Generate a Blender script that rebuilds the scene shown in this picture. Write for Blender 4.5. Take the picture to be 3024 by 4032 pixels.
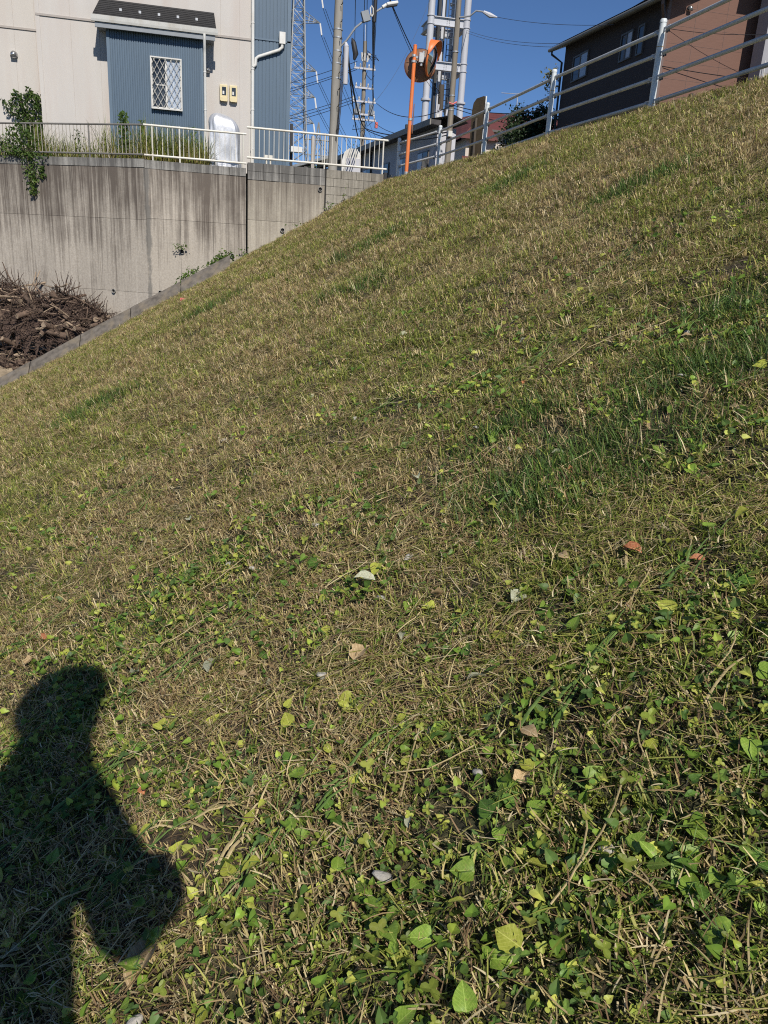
import bpy, bmesh, math, random
import numpy as np
from mathutils import Vector, Matrix, Euler

# ------------------------------------------------------------------ frame
# x runs across the embankment (uphill to the right), y along the road, z up; z = 0 is the eye height.
rnd = random.Random(7)
rng = np.random.default_rng(7)
SC = bpy.context.scene
for o in list(bpy.data.objects):
    bpy.data.objects.remove(o)
COL = SC.collection

YAW, PITCH, ROLL = math.radians(13.5), math.radians(17.7), math.radians(3.34)
def cam_axes():
    fw0 = np.array([0, math.cos(PITCH), -math.sin(PITCH)])
    up0 = np.array([0, math.sin(PITCH), math.cos(PITCH)])
    rt0 = np.array([1., 0, 0])
    rt = rt0 * math.cos(ROLL) + up0 * math.sin(ROLL)
    up = up0 * math.cos(ROLL) - rt0 * math.sin(ROLL)
    R = np.array([[math.cos(YAW), math.sin(YAW), 0], [-math.sin(YAW), math.cos(YAW), 0], [0, 0, 1]])
    return R @ rt, R @ up, R @ fw0
rt, up, fw = cam_axes()
cam_d = bpy.data.cameras.new('camera')
cam = bpy.data.objects.new('camera', cam_d)
COL.objects.link(cam)
cam.matrix_world = Matrix(((rt[0], up[0], -fw[0], 0), (rt[1], up[1], -fw[1], 0), (rt[2], up[2], -fw[2], 0), (0, 0, 0, 1)))
cam_d.sensor_fit = 'HORIZONTAL'
cam_d.sensor_width = 36
cam_d.lens = 36 * 3028 / 3024
cam_d.clip_start = 0.02
cam_d.clip_end = 3000
SC.camera = cam

SUN_EL = math.radians(41.5)
anti = Vector((-0.0682, 0.7458, -0.6627)).normalized()      # the way the sunlight travels
world = bpy.data.worlds.new('World')
SC.world = world
world.use_nodes = True
wnt = world.node_tree
bg = wnt.nodes['Background']
sky = wnt.nodes.new('ShaderNodeTexSky')
sky.sky_type = 'NISHITA'
sky.sun_disc = False
sky.sun_elevation = SUN_EL
sky.sun_rotation = math.atan2(-anti.x, -anti.y)
sky.air_density = 1.0
sky.dust_density = 0.0
sky.ozone_density = 8.5
sky.altitude = 3000
wnt.links.new(sky.outputs[0], bg.inputs[0])
bg.inputs[1].default_value = 0.09
sun_d = bpy.data.lights.new('sun', 'SUN')
sun_d.energy = 4.9
sun_d.angle = math.radians(0.53)
sun_d.color = (1.0, 0.945, 0.865)
sun = bpy.data.objects.new('sun', sun_d)
COL.objects.link(sun)
sun.rotation_euler = anti.to_track_quat('-Z', 'Y').to_euler()
SC.view_settings.view_transform = 'Standard'
SC.view_settings.look = 'None'
SC.view_settings.gamma = 1
SC.view_settings.exposure = 0.0
SC.render.engine = 'CYCLES'
SC.cycles.max_bounces = 5
SC.cycles.diffuse_bounces = 4
SC.cycles.glossy_bounces = 2
SC.cycles.transmission_bounces = 2
SC.cycles.transparent_max_bounces = 8
SC.cycles.use_denoising = False
SC.cycles.filter_width = 1.1

# ------------------------------------------------------------------ materials
def new_mat(name):
    m = bpy.data.materials.new(name)
    m.use_nodes = True
    nt = m.node_tree
    return m, nt, nt.nodes['Principled BSDF']
def nd(nt, typ, **kw):
    n = nt.nodes.new(typ)
    for k, v in kw.items():
        if hasattr(n, k):
            setattr(n, k, v)
        else:
            n.inputs[k].default_value = v
    return n
def c4(c):
    return (c[0], c[1], c[2], 1)
def pos_scaled(nt, scale, local=False):
    if local:
        g = nt.nodes.new('ShaderNodeTexCoord'); src = g.outputs['Object']
    else:
        g = nt.nodes.new('ShaderNodeNewGeometry'); src = g.outputs['Position']
    v = nd(nt, 'ShaderNodeVectorMath', operation='MULTIPLY')
    nt.links.new(src, v.inputs[0])
    v.inputs[1].default_value = scale
    return v.outputs[0]
def noise(nt, scale=(1, 1, 1), sc=1.0, detail=4, rough=.55, local=False):
    n = nd(nt, 'ShaderNodeTexNoise')
    n.inputs['Scale'].default_value = sc
    n.inputs['Detail'].default_value = detail
    n.inputs['Roughness'].default_value = rough
    nt.links.new(pos_scaled(nt, scale, local), n.inputs['Vector'])
    return n.outputs['Fac']
def ramp(nt, fac, stops):
    r = nt.nodes.new('ShaderNodeValToRGB')
    el = r.color_ramp.elements
    while len(el) < len(stops):
        el.new(0.5)
    for e, (p, c) in zip(el, stops):
        e.position = p
        e.color = c4(c) if len(c) == 3 else c
    nt.links.new(fac, r.inputs[0])
    return r.outputs[0]
def mix(nt, fac, a, b, mode='MIX'):
    m = nd(nt, 'ShaderNodeMix', data_type='RGBA', blend_type=mode)
    for sock, val in ((m.inputs[0], fac), (m.inputs[6], a), (m.inputs[7], b)):
        if hasattr(val, 'is_output') or isinstance(val, bpy.types.NodeSocket):
            nt.links.new(val, sock)
        elif isinstance(val, (tuple, list)):
            sock.default_value = c4(val)
        else:
            sock.default_value = val
    return m.outputs[2]
def math_n(nt, op, a, b=None, clamp=False):
    m = nd(nt, 'ShaderNodeMath', operation=op)
    m.use_clamp = clamp
    for i, v in enumerate((a, b)):
        if v is None:
            continue
        if isinstance(v, bpy.types.NodeSocket):
            nt.links.new(v, m.inputs[i])
        else:
            m.inputs[i].default_value = v
    return m.outputs[0]
def bump(nt, bsdf, fac, strength=.3, dist=.02):
    b = nd(nt, 'ShaderNodeBump')
    b.inputs['Strength'].default_value = strength
    b.inputs['Distance'].default_value = dist
    nt.links.new(fac, b.inputs['Height'])
    nt.links.new(b.outputs[0], bsdf.inputs['Normal'])
def obj_random(nt):
    return nt.nodes.new('ShaderNodeObjectInfo').outputs['Random']

def simple(name, col, rough=.6, var=.25, sc=6, metal=0.0, dirt=None, bmp=0.0, stretch=(1, 1, 1), rand=0.0):
    m, nt, b = new_mat(name)
    f = noise(nt, stretch, sc, 5)
    lo = tuple(x * (1 - var) for x in col)
    hi = tuple(min(1, x * (1 + var)) for x in col)
    c = ramp(nt, f, [(.3, lo), (.7, hi)])
    if dirt:
        g = noise(nt, (stretch[0] * .7, stretch[1] * .7, stretch[2] * .25), sc * .8, 6)
        c = mix(nt, ramp(nt, g, [(.5, (0, 0, 0)), (.75, (1, 1, 1))]), c, dirt)
    if rand:
        k = math_n(nt, 'MULTIPLY_ADD', obj_random(nt), rand)
        k.node.inputs[2].default_value = 1 - rand / 2
        c = mix(nt, 1.0, c, k, 'MULTIPLY')
    nt.links.new(c, b.inputs['Base Color'])
    b.inputs['Roughness'].default_value = rough
    b.inputs['Metallic'].default_value = metal
    if bmp:
        bump(nt, b, noise(nt, stretch, sc * 6, 6), bmp, .01)
    return m

M = {}
def leafy(name, rough=.55, trans=.3, attr='Col'):
    m, nt, b = new_mat(name)
    a = nd(nt, 'ShaderNodeAttribute', attribute_name=attr)
    k = math_n(nt, 'MULTIPLY_ADD', obj_random(nt), .5)
    k.node.inputs[2].default_value = .75
    c = mix(nt, 1.0, a.outputs['Color'], k, 'MULTIPLY')
    nt.links.new(c, b.inputs['Base Color'])
    b.inputs['Roughness'].default_value = rough
    b.inputs['Specular IOR Level'].default_value = .25
    t = nd(nt, 'ShaderNodeBsdfTranslucent')
    nt.links.new(c, t.inputs[0])
    ms = nd(nt, 'ShaderNodeMixShader')
    ms.inputs[0].default_value = trans
    nt.links.new(b.outputs[0], ms.inputs[1])
    nt.links.new(t.outputs[0], ms.inputs[2])
    nt.links.new(ms.outputs[0], nt.nodes['Material Output'].inputs[0])
    return m
M['blade'] = leafy('grass_blade')
M['leaf'] = leafy('leaf_surface', .45, .3)
def leaf_mat(name, c1, c2, rough=.5, trans=.25, sc=9, veins=True):
    m, nt, b = new_mat(name)
    c = ramp(nt, noise(nt, (1, 1, 1), sc, 5, .65, local=True), [(.28, tuple(x * .8 for x in c1)), (.5, c1), (.72, c2)])
    if veins:
        tc = nt.nodes.new('ShaderNodeTexCoord'); sp = nt.nodes.new('ShaderNodeSeparateXYZ'); nt.links.new(tc.outputs['Object'], sp.inputs[0])
        ay = math_n(nt, 'ABSOLUTE', sp.outputs['Y'])
        mid = math_n(nt, 'LESS_THAN', ay, .016)
        ph = math_n(nt, 'FRACT', math_n(nt, 'MULTIPLY', math_n(nt, 'SUBTRACT', sp.outputs['X'], math_n(nt, 'MULTIPLY', ay, .9)), 6.5))
        sv = math_n(nt, 'MULTIPLY', math_n(nt, 'LESS_THAN', ph, .12), .6)
        c = mix(nt, math_n(nt, 'MULTIPLY', math_n(nt, 'MAXIMUM', mid, sv), .55), c, tuple(min(1, x * 1.35 + .05) for x in c2))
        spot = noise(nt, (1, 1, 1), 5, 3, local=True)
        c = mix(nt, math_n(nt, 'MULTIPLY', ramp(nt, spot, [(.62, (0, 0, 0)), (.70, (1, 1, 1))]), .6), c, (.22, .15, .07))
    k = math_n(nt, 'MULTIPLY_ADD', obj_random(nt), .5); k.node.inputs[2].default_value = .8
    c = mix(nt, 1.0, c, k, 'MULTIPLY')
    nt.links.new(c, b.inputs['Base Color'])
    b.inputs['Roughness'].default_value = rough
    t = nd(nt, 'ShaderNodeBsdfTranslucent'); nt.links.new(c, t.inputs[0])
    ms = nd(nt, 'ShaderNodeMixShader'); ms.inputs[0].default_value = trans
    nt.links.new(b.outputs[0], ms.inputs[1]); nt.links.new(t.outputs[0], ms.inputs[2])
    nt.links.new(ms.outputs[0], nt.nodes['Material Output'].inputs[0])
    return m
M['leaf_green'] = leaf_mat('leaf_green', (.075, .15, .02), (.13, .24, .03))
M['leaf_yellow'] = leaf_mat('leaf_yellow', (.36, .39, .05), (.50, .50, .11))
M['leaf_lime'] = leaf_mat('leaf_lime', (.18, .285, .035), (.29, .39, .06))
M['leaf_dead'] = leaf_mat('leaf_dead', (.40, .28, .14), (.54, .42, .25), .7, .15)
M['leaf_pale'] = leaf_mat('leaf_pale', (.36, .37, .25), (.47, .47, .34), .7, .1)
M['leaf_rust'] = leaf_mat('leaf_rust', (.38, .13, .055), (.52, .26, .12), .7, .15)
M['straw'] = leaf_mat('straw', (.42, .33, .16), (.58, .48, .27), .6, .1, 25, False)
M['cut_green'] = leaf_mat('cut_green', (.13, .215, .05), (.23, .33, .09), .5, .25, 25, False)
M['stone'] = simple('pale_stone', (.36, .34, .30), .85, .3, 40, bmp=.4)

# soil and thatch under the blades
m, nt, b = new_mat('soil'); M['soil'] = m
f1 = noise(nt, (1, 1, 1), 1.4, 6, .6); f2 = noise(nt, (1, 1, 1), 45, 4)
f3 = noise(nt, (1, 1, 1), 9, 6)
c = ramp(nt, f2, [(.3, (.022, .016, .009)), (.55, (.06, .044, .024)), (.75, (.14, .105, .055))])
g = ramp(nt, f2, [(.3, (.018, .019, .007)), (.7, (.07, .07, .024))])
c = mix(nt, ramp(nt, f1, [(.42, (0, 0, 0)), (.6, (1, 1, 1))]), c, g)
nt.links.new(c, b.inputs['Base Color']); b.inputs['Roughness'].default_value = .95
bump(nt, b, math_n(nt, 'ADD', f2, f3), .8, .02)
M['dirt'] = simple('yard_dirt', (.30, .235, .155), .95, .35, 5, bmp=.5)
M['asphalt'] = simple('asphalt', (.055, .055, .056), .9, .3, 8, bmp=.4)
M['far_ground'] = simple('far_ground', (.10, .10, .06), .95, .3, 2)

# weathered concrete of the retaining wall
def concrete(name, lo, hi, dark, z0, z1, amount=1.0, stain=None):
    m, nt, b = new_mat(name)
    fine = noise(nt, (1, 1, 1), 22, 6, .65)
    c = ramp(nt, fine, [(.3, lo), (.7, hi)])
    st = noise(nt, (9, 9, .33), 1.0, 7, .68)
    st2 = noise(nt, (26, 26, .5), 1.0, 4, .6)
    blot = noise(nt, (1.1, 1.1, 1.0), 1.0, 6, .65)
    z = nt.nodes.new('ShaderNodeSeparateXYZ')
    g = nt.nodes.new('ShaderNodeNewGeometry')
    nt.links.new(g.outputs['Position'], z.inputs[0])
    h = nd(nt, 'ShaderNodeMapRange'); h.inputs[1].default_value = z0; h.inputs[2].default_value = z1
    nt.links.new(z.outputs['Z'], h.inputs[0])
    k = math_n(nt, 'ADD', math_n(nt, 'MULTIPLY', h.outputs[0], .36), st)
    k = math_n(nt, 'ADD', k, math_n(nt, 'MULTIPLY', math_n(nt, 'SUBTRACT', st2, .5), .55))
    k = math_n(nt, 'ADD', k, math_n(nt, 'MULTIPLY', math_n(nt, 'SUBTRACT', blot, .5), .5))
    c = mix(nt, math_n(nt, 'MULTIPLY', ramp(nt, k, [(.52, (0, 0, 0)), (.86, (1, 1, 1))]), amount), c, dark)
    if stain is not None:
        dd = math_n(nt, 'ABSOLUTE', math_n(nt, 'ADD', z.outputs['X'], -stain))
        wb = math_n(nt, 'ADD', math_n(nt, 'MULTIPLY', dd, -3.6), math_n(nt, 'ADD', noise(nt, (3.5, 3.5, 1.6), 1.0, 7, .75), .22))
        c = mix(nt, math_n(nt, 'MULTIPLY', ramp(nt, wb, [(.45, (0, 0, 0)), (.62, (1, 1, 1))]), .75), c, (.13, .125, .115))
    wh = noise(nt, (16, 16, .28), 1.0, 3, .5)
    c = mix(nt, math_n(nt, 'MULTIPLY', ramp(nt, wh, [(.63, (0, 0, 0)), (.72, (1, 1, 1))]), .35), c, tuple(min(1, x * 1.25) for x in hi))
    kk = math_n(nt, 'MULTIPLY_ADD', obj_random(nt), .16); kk.node.inputs[2].default_value = .92
    c = mix(nt, 1.0, c, kk, 'MULTIPLY')
    nt.links.new(c, b.inputs['Base Color']); b.inputs['Roughness'].default_value = .9
    bump(nt, b, math_n(nt, 'ADD', fine, st2), .25, .012)
    return m
M['wall_conc'] = concrete('weathered_concrete', (.335, .295, .245), (.47, .425, .36), (.115, .095, .078), -.5, 2.0, 1.0, -1.38)
M['wall_conc2'] = concrete('weathered_concrete_warm', (.33, .295, .235), (.44, .40, .33), (.15, .125, .10), .2, 2.3, .8)
M['block'] = concrete('weathered_block', (.27, .26, .235), (.38, .365, .335), (.11, .105, .097), 1.2, 2.4)
M['block2'] = concrete('weathered_block_warm', (.28, .255, .21), (.37, .34, .285), (.14, .125, .10), 1.2, 2.6, .8)
M['kerb'] = simple('dark_kerb_concrete', (.135, .118, .098), .9, .4, 7, dirt=(.22, .18, .125), bmp=.5)
M['joint'] = simple('dark_joint', (.03, .028, .026), .95, .2, 8)

M['stucco'] = simple('cream_siding', (.515, .485, .45), .85, .035, 1.6, dirt=(.485, .425, .38), bmp=.1, stretch=(1.6, 1.6, .35))
M['stucco_trim'] = simple('cream_trim', (.36, .325, .295), .8, .06, 2)
M['blue_siding'] = simple('blue_ribbed_metal', (.078, .122, .172), .5, .05, 2.5, stretch=(1, 1, .3))
M['blue_trim'] = simple('blue_trim', (.095, .143, .195), .5, .05, 3)
M['roof_dark'] = simple('dark_roof_sheet', (.020, .020, .021), .6, .2, 5)
M['roof_tile_dark'] = simple('dark_roof_tile', (.06, .055, .055), .7, .2, 5)
M['white_paint'] = simple('white_paint', (.66, .655, .62), .45, .05, 6, dirt=(.54, .50, .43))
M['grey_fascia'] = simple('grey_fascia', (.23, .25, .27), .6, .08, 4)
M['alu'] = simple('window_aluminium', (.60, .58, .53), .4, .06, 8, metal=.2)
M['meter'] = simple('cream_meter_case', (.66, .56, .33), .5, .06, 8)
M['chrome'] = simple('chromed_cap', (.55, .55, .55), .25, .05, 5, metal=.9)
M['black_plastic'] = simple('black_plastic', (.02, .02, .022), .6, .15, 8)
m, nt, b = new_mat('dark_glass'); M['glass'] = m
b.inputs['Base Color'].default_value = (.035, .04, .045, 1); b.inputs['Roughness'].default_value = .06
nt.links.new(ramp(nt, noise(nt, (1, 1, 1), 2.2, 3), [(.3, (.02, .024, .028)), (.7, (.07, .08, .09))]), b.inputs['Base Color'])
m, nt, b = new_mat('curtained_glass'); M['curtain'] = m
nt.links.new(ramp(nt, noise(nt, (22, 22, 1.2), 1, 3), [(.3, (.30, .35, .42)), (.7, (.48, .54, .62))]), b.inputs['Base Color'])
b.inputs['Roughness'].default_value = .12
m, nt, b = new_mat('silver_sheet'); M['silver'] = m
nt.links.new(ramp(nt, noise(nt, (1, 1, .6), 5, 4), [(.3, (.50, .51, .53)), (.7, (.74, .75, .77))]), b.inputs['Base Color'])
b.inputs['Roughness'].default_value = .42; b.inputs['Metallic'].default_value = .45
bump(nt, b, noise(nt, (1, 1, .4), 14, 4), .35, .02)
M['old_rail'] = simple('dull_bronze_rail', (.17, .16, .145), .55, .12, 6)
M['old_picket'] = simple('dull_picket', (.36, .33, .28), .5, .1, 6)
M['rail_white'] = simple('cream_white_rail', (.65, .625, .55), .4, .05, 5, dirt=(.50, .45, .37))
M['galv'] = simple('painted_galvanised_pipe', (.47, .485, .49), .45, .10, 9, dirt=(.40, .40, .39))
M['fence_white'] = simple('fence_white_paint', (.60, .635, .635), .45, .07, 9, dirt=(.50, .54, .54))
M['rust'] = simple('rust_band', (.42, .30, .14), .7, .3, 20)
M['steel'] = simple('galvanised_steel', (.42, .43, .44), .45, .15, 8, metal=.5)
M['bolt'] = simple('dark_bolt', (.05, .045, .04), .6, .2, 20)
M['orange'] = simple('orange_enamel', (.72, .185, .045), .45, .10, 6, dirt=(.60, .20, .07))
M['orange_back'] = simple('shade_darkened_orange', (.22, .115, .068), .55, .22, 6)  # brownish copy of the orange enamel, with shade put into the colour
m, nt, b = new_mat('mirror_face'); M['mirror'] = m
b.inputs['Base Color'].default_value = (.72, .73, .74, 1); b.inputs['Metallic'].default_value = 1; b.inputs['Roughness'].default_value = .05
nt.links.new(ramp(nt, noise(nt, (1, 1, 1), 7, 4), [(.3, (.66, .67, .68)), (.7, (.76, .77, .78))]), b.inputs['Base Color'])
M['pole_conc'] = simple('pole_concrete', (.29, .275, .245), .85, .15, 3, dirt=(.15, .14, .12), bmp=.2, stretch=(1, 1, .35))
M['pole_wood'] = simple('weathered_pole', (.25, .22, .175), .85, .2, 5, stretch=(2, 2, .2), dirt=(.12, .10, .08))
M['pole_dark'] = simple('dark_pole', (.075, .06, .045), .85, .25, 5, stretch=(2, 2, .2))
M['pylon'] = simple('pylon_steel', (.30, .31, .31), .6, .15, .6, metal=.2)
M['tower_white'] = simple('tower_grey_white', (.47, .48, .51), .5, .06, 1.2, dirt=(.44, .44, .46))
M['tower_dark'] = simple('tower_black', (.018, .018, .02), .6, .2, 3)
M['ladder'] = simple('dark_blue_ladder', (.05, .08, .13), .6, .2, 3)
M['cable'] = simple('black_cable', (.012, .013, .018), .6, .2, 3)
M['cable_blue'] = simple('grey_wire', (.05, .07, .11), .6, .2, 3)
M['porcelain'] = simple('porcelain', (.68, .66, .62), .3, .1, 10)
M['red_plastic'] = simple('red_sleeve', (.62, .16, .15), .5, .1, 10)
M['brown_wall'] = simple('brown_siding', (.165, .088, .064), .85, .08, 3, bmp=.25, stretch=(1, 1, 14))
M['black_wall'] = simple('dark_brown_siding', (.050, .038, .036), .85, .1, 3, bmp=.2, stretch=(1, 1, 14))
M['grey_wall'] = simple('grey_siding', (.30, .295, .31), .85, .06, 3)
M['brown_trim'] = simple('brown_trim', (.15, .10, .085), .6, .1, 5)
M['eave'] = simple('grey_eave', (.24, .225, .195), .6, .08, 3)
M['frame_dark'] = simple('dark_window_frame', (.10, .09, .08), .5, .1, 5)
M['red_roof'] = simple('maroon_roof', (.125, .035, .030), .7, .15, 2)
M['beige_wall'] = simple('beige_render', (.56, .50, .43), .85, .06, 1.5)
M['greywhite_wall'] = simple('grey_white_render', (.50, .50, .53), .85, .08, 1.5)
M['bark'] = simple('dead_bark', (.115, .078, .055), .9, .45, 12, bmp=.5, rand=.8)
M['wood_pale'] = simple('bare_wood', (.30, .225, .155), .85, .3, 12, bmp=.3, rand=.5)
M['twig'] = simple('dark_twig', (.075, .048, .036), .9, .4, 8)
M['trunk'] = simple('trunk_bark', (.13, .10, .07), .9, .3, 8, bmp=.4)
M['board_back'] = simple('plywood_back', (.07, .05, .027), .8, .25, 6, dirt=(.06, .045, .028))  # plywood albedo lowered, so shade on its face is put into the colour
M['cloth'] = simple('navy_cloth', (.04, .05, .08), .9, .2, 20)
M['trousers'] = simple('grey_cloth', (.12, .12, .12), .9, .2, 20)
M['skin'] = simple('skin', (.48, .30, .21), .6, .08, 15)
M['cap'] = simple('dark_cap_cloth', (.05, .05, .055), .9, .2, 20)

# ------------------------------------------------------------------ helpers
def link(o, parent=None):
    COL.objects.link(o)
    if parent is not None:
        o.parent = parent
        o.matrix_parent_inverse = Matrix.Identity(4)
        # children are authored in world coordinates: keep them there
        o.matrix_parent_inverse = base_matrix(parent).inverted()
    return o
def base_matrix(o):
    m = Matrix.LocRotScale(o.location, o.rotation_euler, o.scale)
    if o.parent is not None:
        return base_matrix(o.parent) @ o.matrix_parent_inverse @ m
    return m
def tag(o, label=None, cat=None, group=None, kind=None):
    if label: o['label'] = label
    if cat: o['category'] = cat
    if group: o['group'] = group
    if kind: o['kind'] = kind
    return o
def empty(name, loc, label, cat, group=None):
    o = bpy.data.objects.new(name, None)
    o.location = loc
    o.empty_display_size = .2
    COL.objects.link(o)
    return tag(o, label, cat, group)
def mesh_obj(name, verts, faces, mat, parent=None, smooth=False):
    me = bpy.data.meshes.new(name)
    me.from_pydata([tuple(v) for v in verts], [], [tuple(f) for f in faces])
    if smooth:
        me.polygons.foreach_set('use_smooth', [True] * len(me.polygons))
    me.materials.append(M[mat] if isinstance(mat, str) else mat)
    me.update()
    return link(bpy.data.objects.new(name, me), parent)
class MB:
    def __init__(self):
        self.v = []; self.f = []
    def add(self, vs, fs):
        n = len(self.v)
        self.v += [tuple(x) for x in vs]
        self.f += [tuple(i + n for i in f) for f in fs]
        return self
    def box(self, a, b, rot=None, c=None):
        x0, y0, z0 = a; x1, y1, z1 = b
        vs = [Vector(p) for p in ((x0, y0, z0), (x1, y0, z0), (x1, y1, z0), (x0, y1, z0), (x0, y0, z1), (x1, y0, z1), (x1, y1, z1), (x0, y1, z1))]
        if rot is not None:
            cc = Vector(c) if c is not None else (Vector(a) + Vector(b)) / 2
            R = rot.to_matrix() if hasattr(rot, 'to_matrix') else rot
            vs = [R @ (v - cc) + cc for v in vs]
        return self.add(vs, [(0, 3, 2, 1), (4, 5, 6, 7), (0, 1, 5, 4), (1, 2, 6, 5), (2, 3, 7, 6), (3, 0, 4, 7)])
    def bar(self, p, q, w, h=None):
        """box section bar from p to q"""
        return self.tube([p, q], w / 1.414, 4, spin=math.pi / 4)
    def tube(self, pts, r, n=8, caps=True, spin=0.0):
        pts = [Vector(p) for p in pts]
        if not isinstance(r, (list, tuple)):
            r = [r] * len(pts)
        base = len(self.v)
        prev = None
        for i, p in enumerate(pts):
            if i == 0: t = pts[1] - p
            elif i == len(pts) - 1: t = p - pts[i - 1]
            else: t = (pts[i + 1] - pts[i - 1])
            t = t.normalized() if t.length > 1e-9 else Vector((0, 0, 1))
            if prev is None:
                a = Vector((0, 0, 1)) if abs(t.z) < .9 else Vector((1, 0, 0))
                u = t.cross(a).normalized()
            else:
                u = prev - t * prev.dot(t)
                u = u.normalized() if u.length > 1e-6 else t.orthogonal().normalized()
            prev = u
            w = t.cross(u)
            for k in range(n):
                an = 2 * math.pi * k / n + spin
                self.v.append(tuple(p + (u * math.cos(an) + w * math.sin(an)) * r[i]))
        for i in range(len(pts) - 1):
            for k in range(n):
                a = base + i * n + k; b = base + i * n + (k + 1) % n
                self.f.append((a, b, b + n, a + n))
        if caps:
            self.f.append(tuple(base + k for k in reversed(range(n))))
            self.f.append(tuple(base + (len(pts) - 1) * n + k for k in range(n)))
        return self
    def lathe(self, prof, origin, axis, n=20):
        """prof: (radius, height) pairs about axis at origin"""
        o = Vector(origin); ax = Vector(axis).normalized()
        u = ax.orthogonal().normalized(); w = ax.cross(u)
        base = len(self.v)
        for r, h in prof:
            for k in range(n):
                an = 2 * math.pi * k / n
                self.v.append(tuple(o + ax * h + (u * math.cos(an) + w * math.sin(an)) * r))
        for i in range(len(prof) - 1):
            for k in range(n):
                a = base + i * n + k; b = base + i * n + (k + 1) % n
                self.f.append((a, b, b + n, a + n))
        return self
    def build(self, name, mat, parent=None, smooth=False, bevel=0.0):
        o = mesh_obj(name, self.v, self.f, mat, parent, smooth)
        if smooth:
            o.data.shade_auto_smooth(math.radians(40)) if hasattr(o.data, 'shade_auto_smooth') else None
            try:
                o.data.set_sharp_from_angle(angle=math.radians(40))
            except Exception:
                pass
        if bevel:
            mod = o.modifiers.new('bevel', 'BEVEL'); mod.width = bevel; mod.segments = 2; mod.limit_method = 'ANGLE'
        return o
def box(name, a, b, mat, parent=None, bevel=0.0):
    return MB().box(a, b).build(name, mat, parent, bevel=bevel)
def tube(name, pts, r, mat, parent=None, n=10):
    return MB().tube(pts, r, n).build(name, mat, parent, smooth=True)

# ------------------------------------------------------------------ terrain
def vnoise(x, y, seed=0):
    """smooth value noise, vectorised"""
    x = np.asarray(x, float); y = np.asarray(y, float)
    xi = np.floor(x).astype(int); yi = np.floor(y).astype(int)
    xf = x - xi; yf = y - yi
    u = xf * xf * (3 - 2 * xf); v = yf * yf * (3 - 2 * yf)
    def h(a, b):
        n = (a * 374761393 + b * 668265263 + seed * 974711) & 0x7fffffff
        n = ((n ^ (n >> 13)) * 1274126177) & 0x7fffffff
        return ((n ^ (n >> 16)) & 0xffff) / 65535.0
    return (h(xi, yi) * (1 - u) + h(xi + 1, yi) * u) * (1 - v) + (h(xi, yi + 1) * (1 - u) + h(xi + 1, yi + 1) * u) * v
def fbm(x, y, seed=0, o=4):
    t = 0; a = .5; s = 1
    for i in range(o):
        t = t + a * vnoise(np.asarray(x) * s, np.asarray(y) * s, seed + i); a *= .5; s *= 2.1
    return t / (1 - .5 ** o)
def gz(s, q, bumps=True):
    s = np.asarray(s, float); q = np.asarray(q, float)
    w = np.clip(q / 21, -.3, 1.05)
    z = -.95 + .35 * w + (.50 + .08 * np.maximum(w, 0) ** 2) * s
    zc = 2.0 + .008 * q; h = .12
    d = np.clip((zc - z) / h * .5 + .5, 0, 1)
    z = zc * (1 - d) + z * d - h * d * (1 - d)
    zt = -4.9; h = .4
    d = np.clip((z - zt) / h * .5 + .5, 0, 1)
    z = zt * (1 - d) + z * d + h * d * (1 - d)
    if bumps:
        z = z + (fbm(s * .9, q * .9, 3) - .5) * .10 * np.clip(q / 4, .3, 1) + (fbm(s * 6, q * 6, 9, 3) - .5) * .03
    return z
def grid_sheet(name, xs, ys, zf, mat):
    X, Y = np.meshgrid(xs, ys, indexing='ij')
    Z = zf(X, Y)
    n, mm = X.shape
    V = np.stack([X, Y, Z], -1).reshape(-1, 3)
    i = np.arange(n * mm).reshape(n, mm)
    F = np.stack([i[:-1, :-1], i[1:, :-1], i[1:, 1:], i[:-1, 1:]], -1).reshape(-1, 4)
    me = bpy.data.meshes.new(name)
    me.from_pydata(V.tolist(), [], F.tolist())
    me.polygons.foreach_set('use_smooth', [True] * len(F))
    me.materials.append(M[mat]); me.update()
    return link(bpy.data.objects.new(name, me))
def kerb_q(s):   # where the grass ends against kerb or wall
    return np.where(np.asarray(s) < .45, 20.0, 21.46)
xs = np.concatenate([np.arange(-16, -2, .2), np.arange(-2, 3, .06), np.arange(3, 6.6, .12)])
ys = np.concatenate([np.arange(-6, 0, .3), np.arange(0, 5, .06), np.arange(5, 20.01, .15)])
o = grid_sheet('embankment_ground', xs, ys, gz, 'soil'); tag(o, kind='structure')
o['label'] = 'mown grass embankment sloping down to the left'
xs2 = np.concatenate([np.arange(.42, 3, .12), np.arange(3, 4.85, .1)])
o = grid_sheet('embankment_ground', xs2, np.arange(20.0, 21.47, .12), gz, 'soil'); tag(o, kind='structure')
o = grid_sheet('embankment_ground', np.arange(4.75, 6.61, .1), np.arange(20.0, 24.1, .15), lambda x, y: gz(x, np.minimum(y, 21.5)), 'soil'); tag(o, kind='structure')
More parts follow.
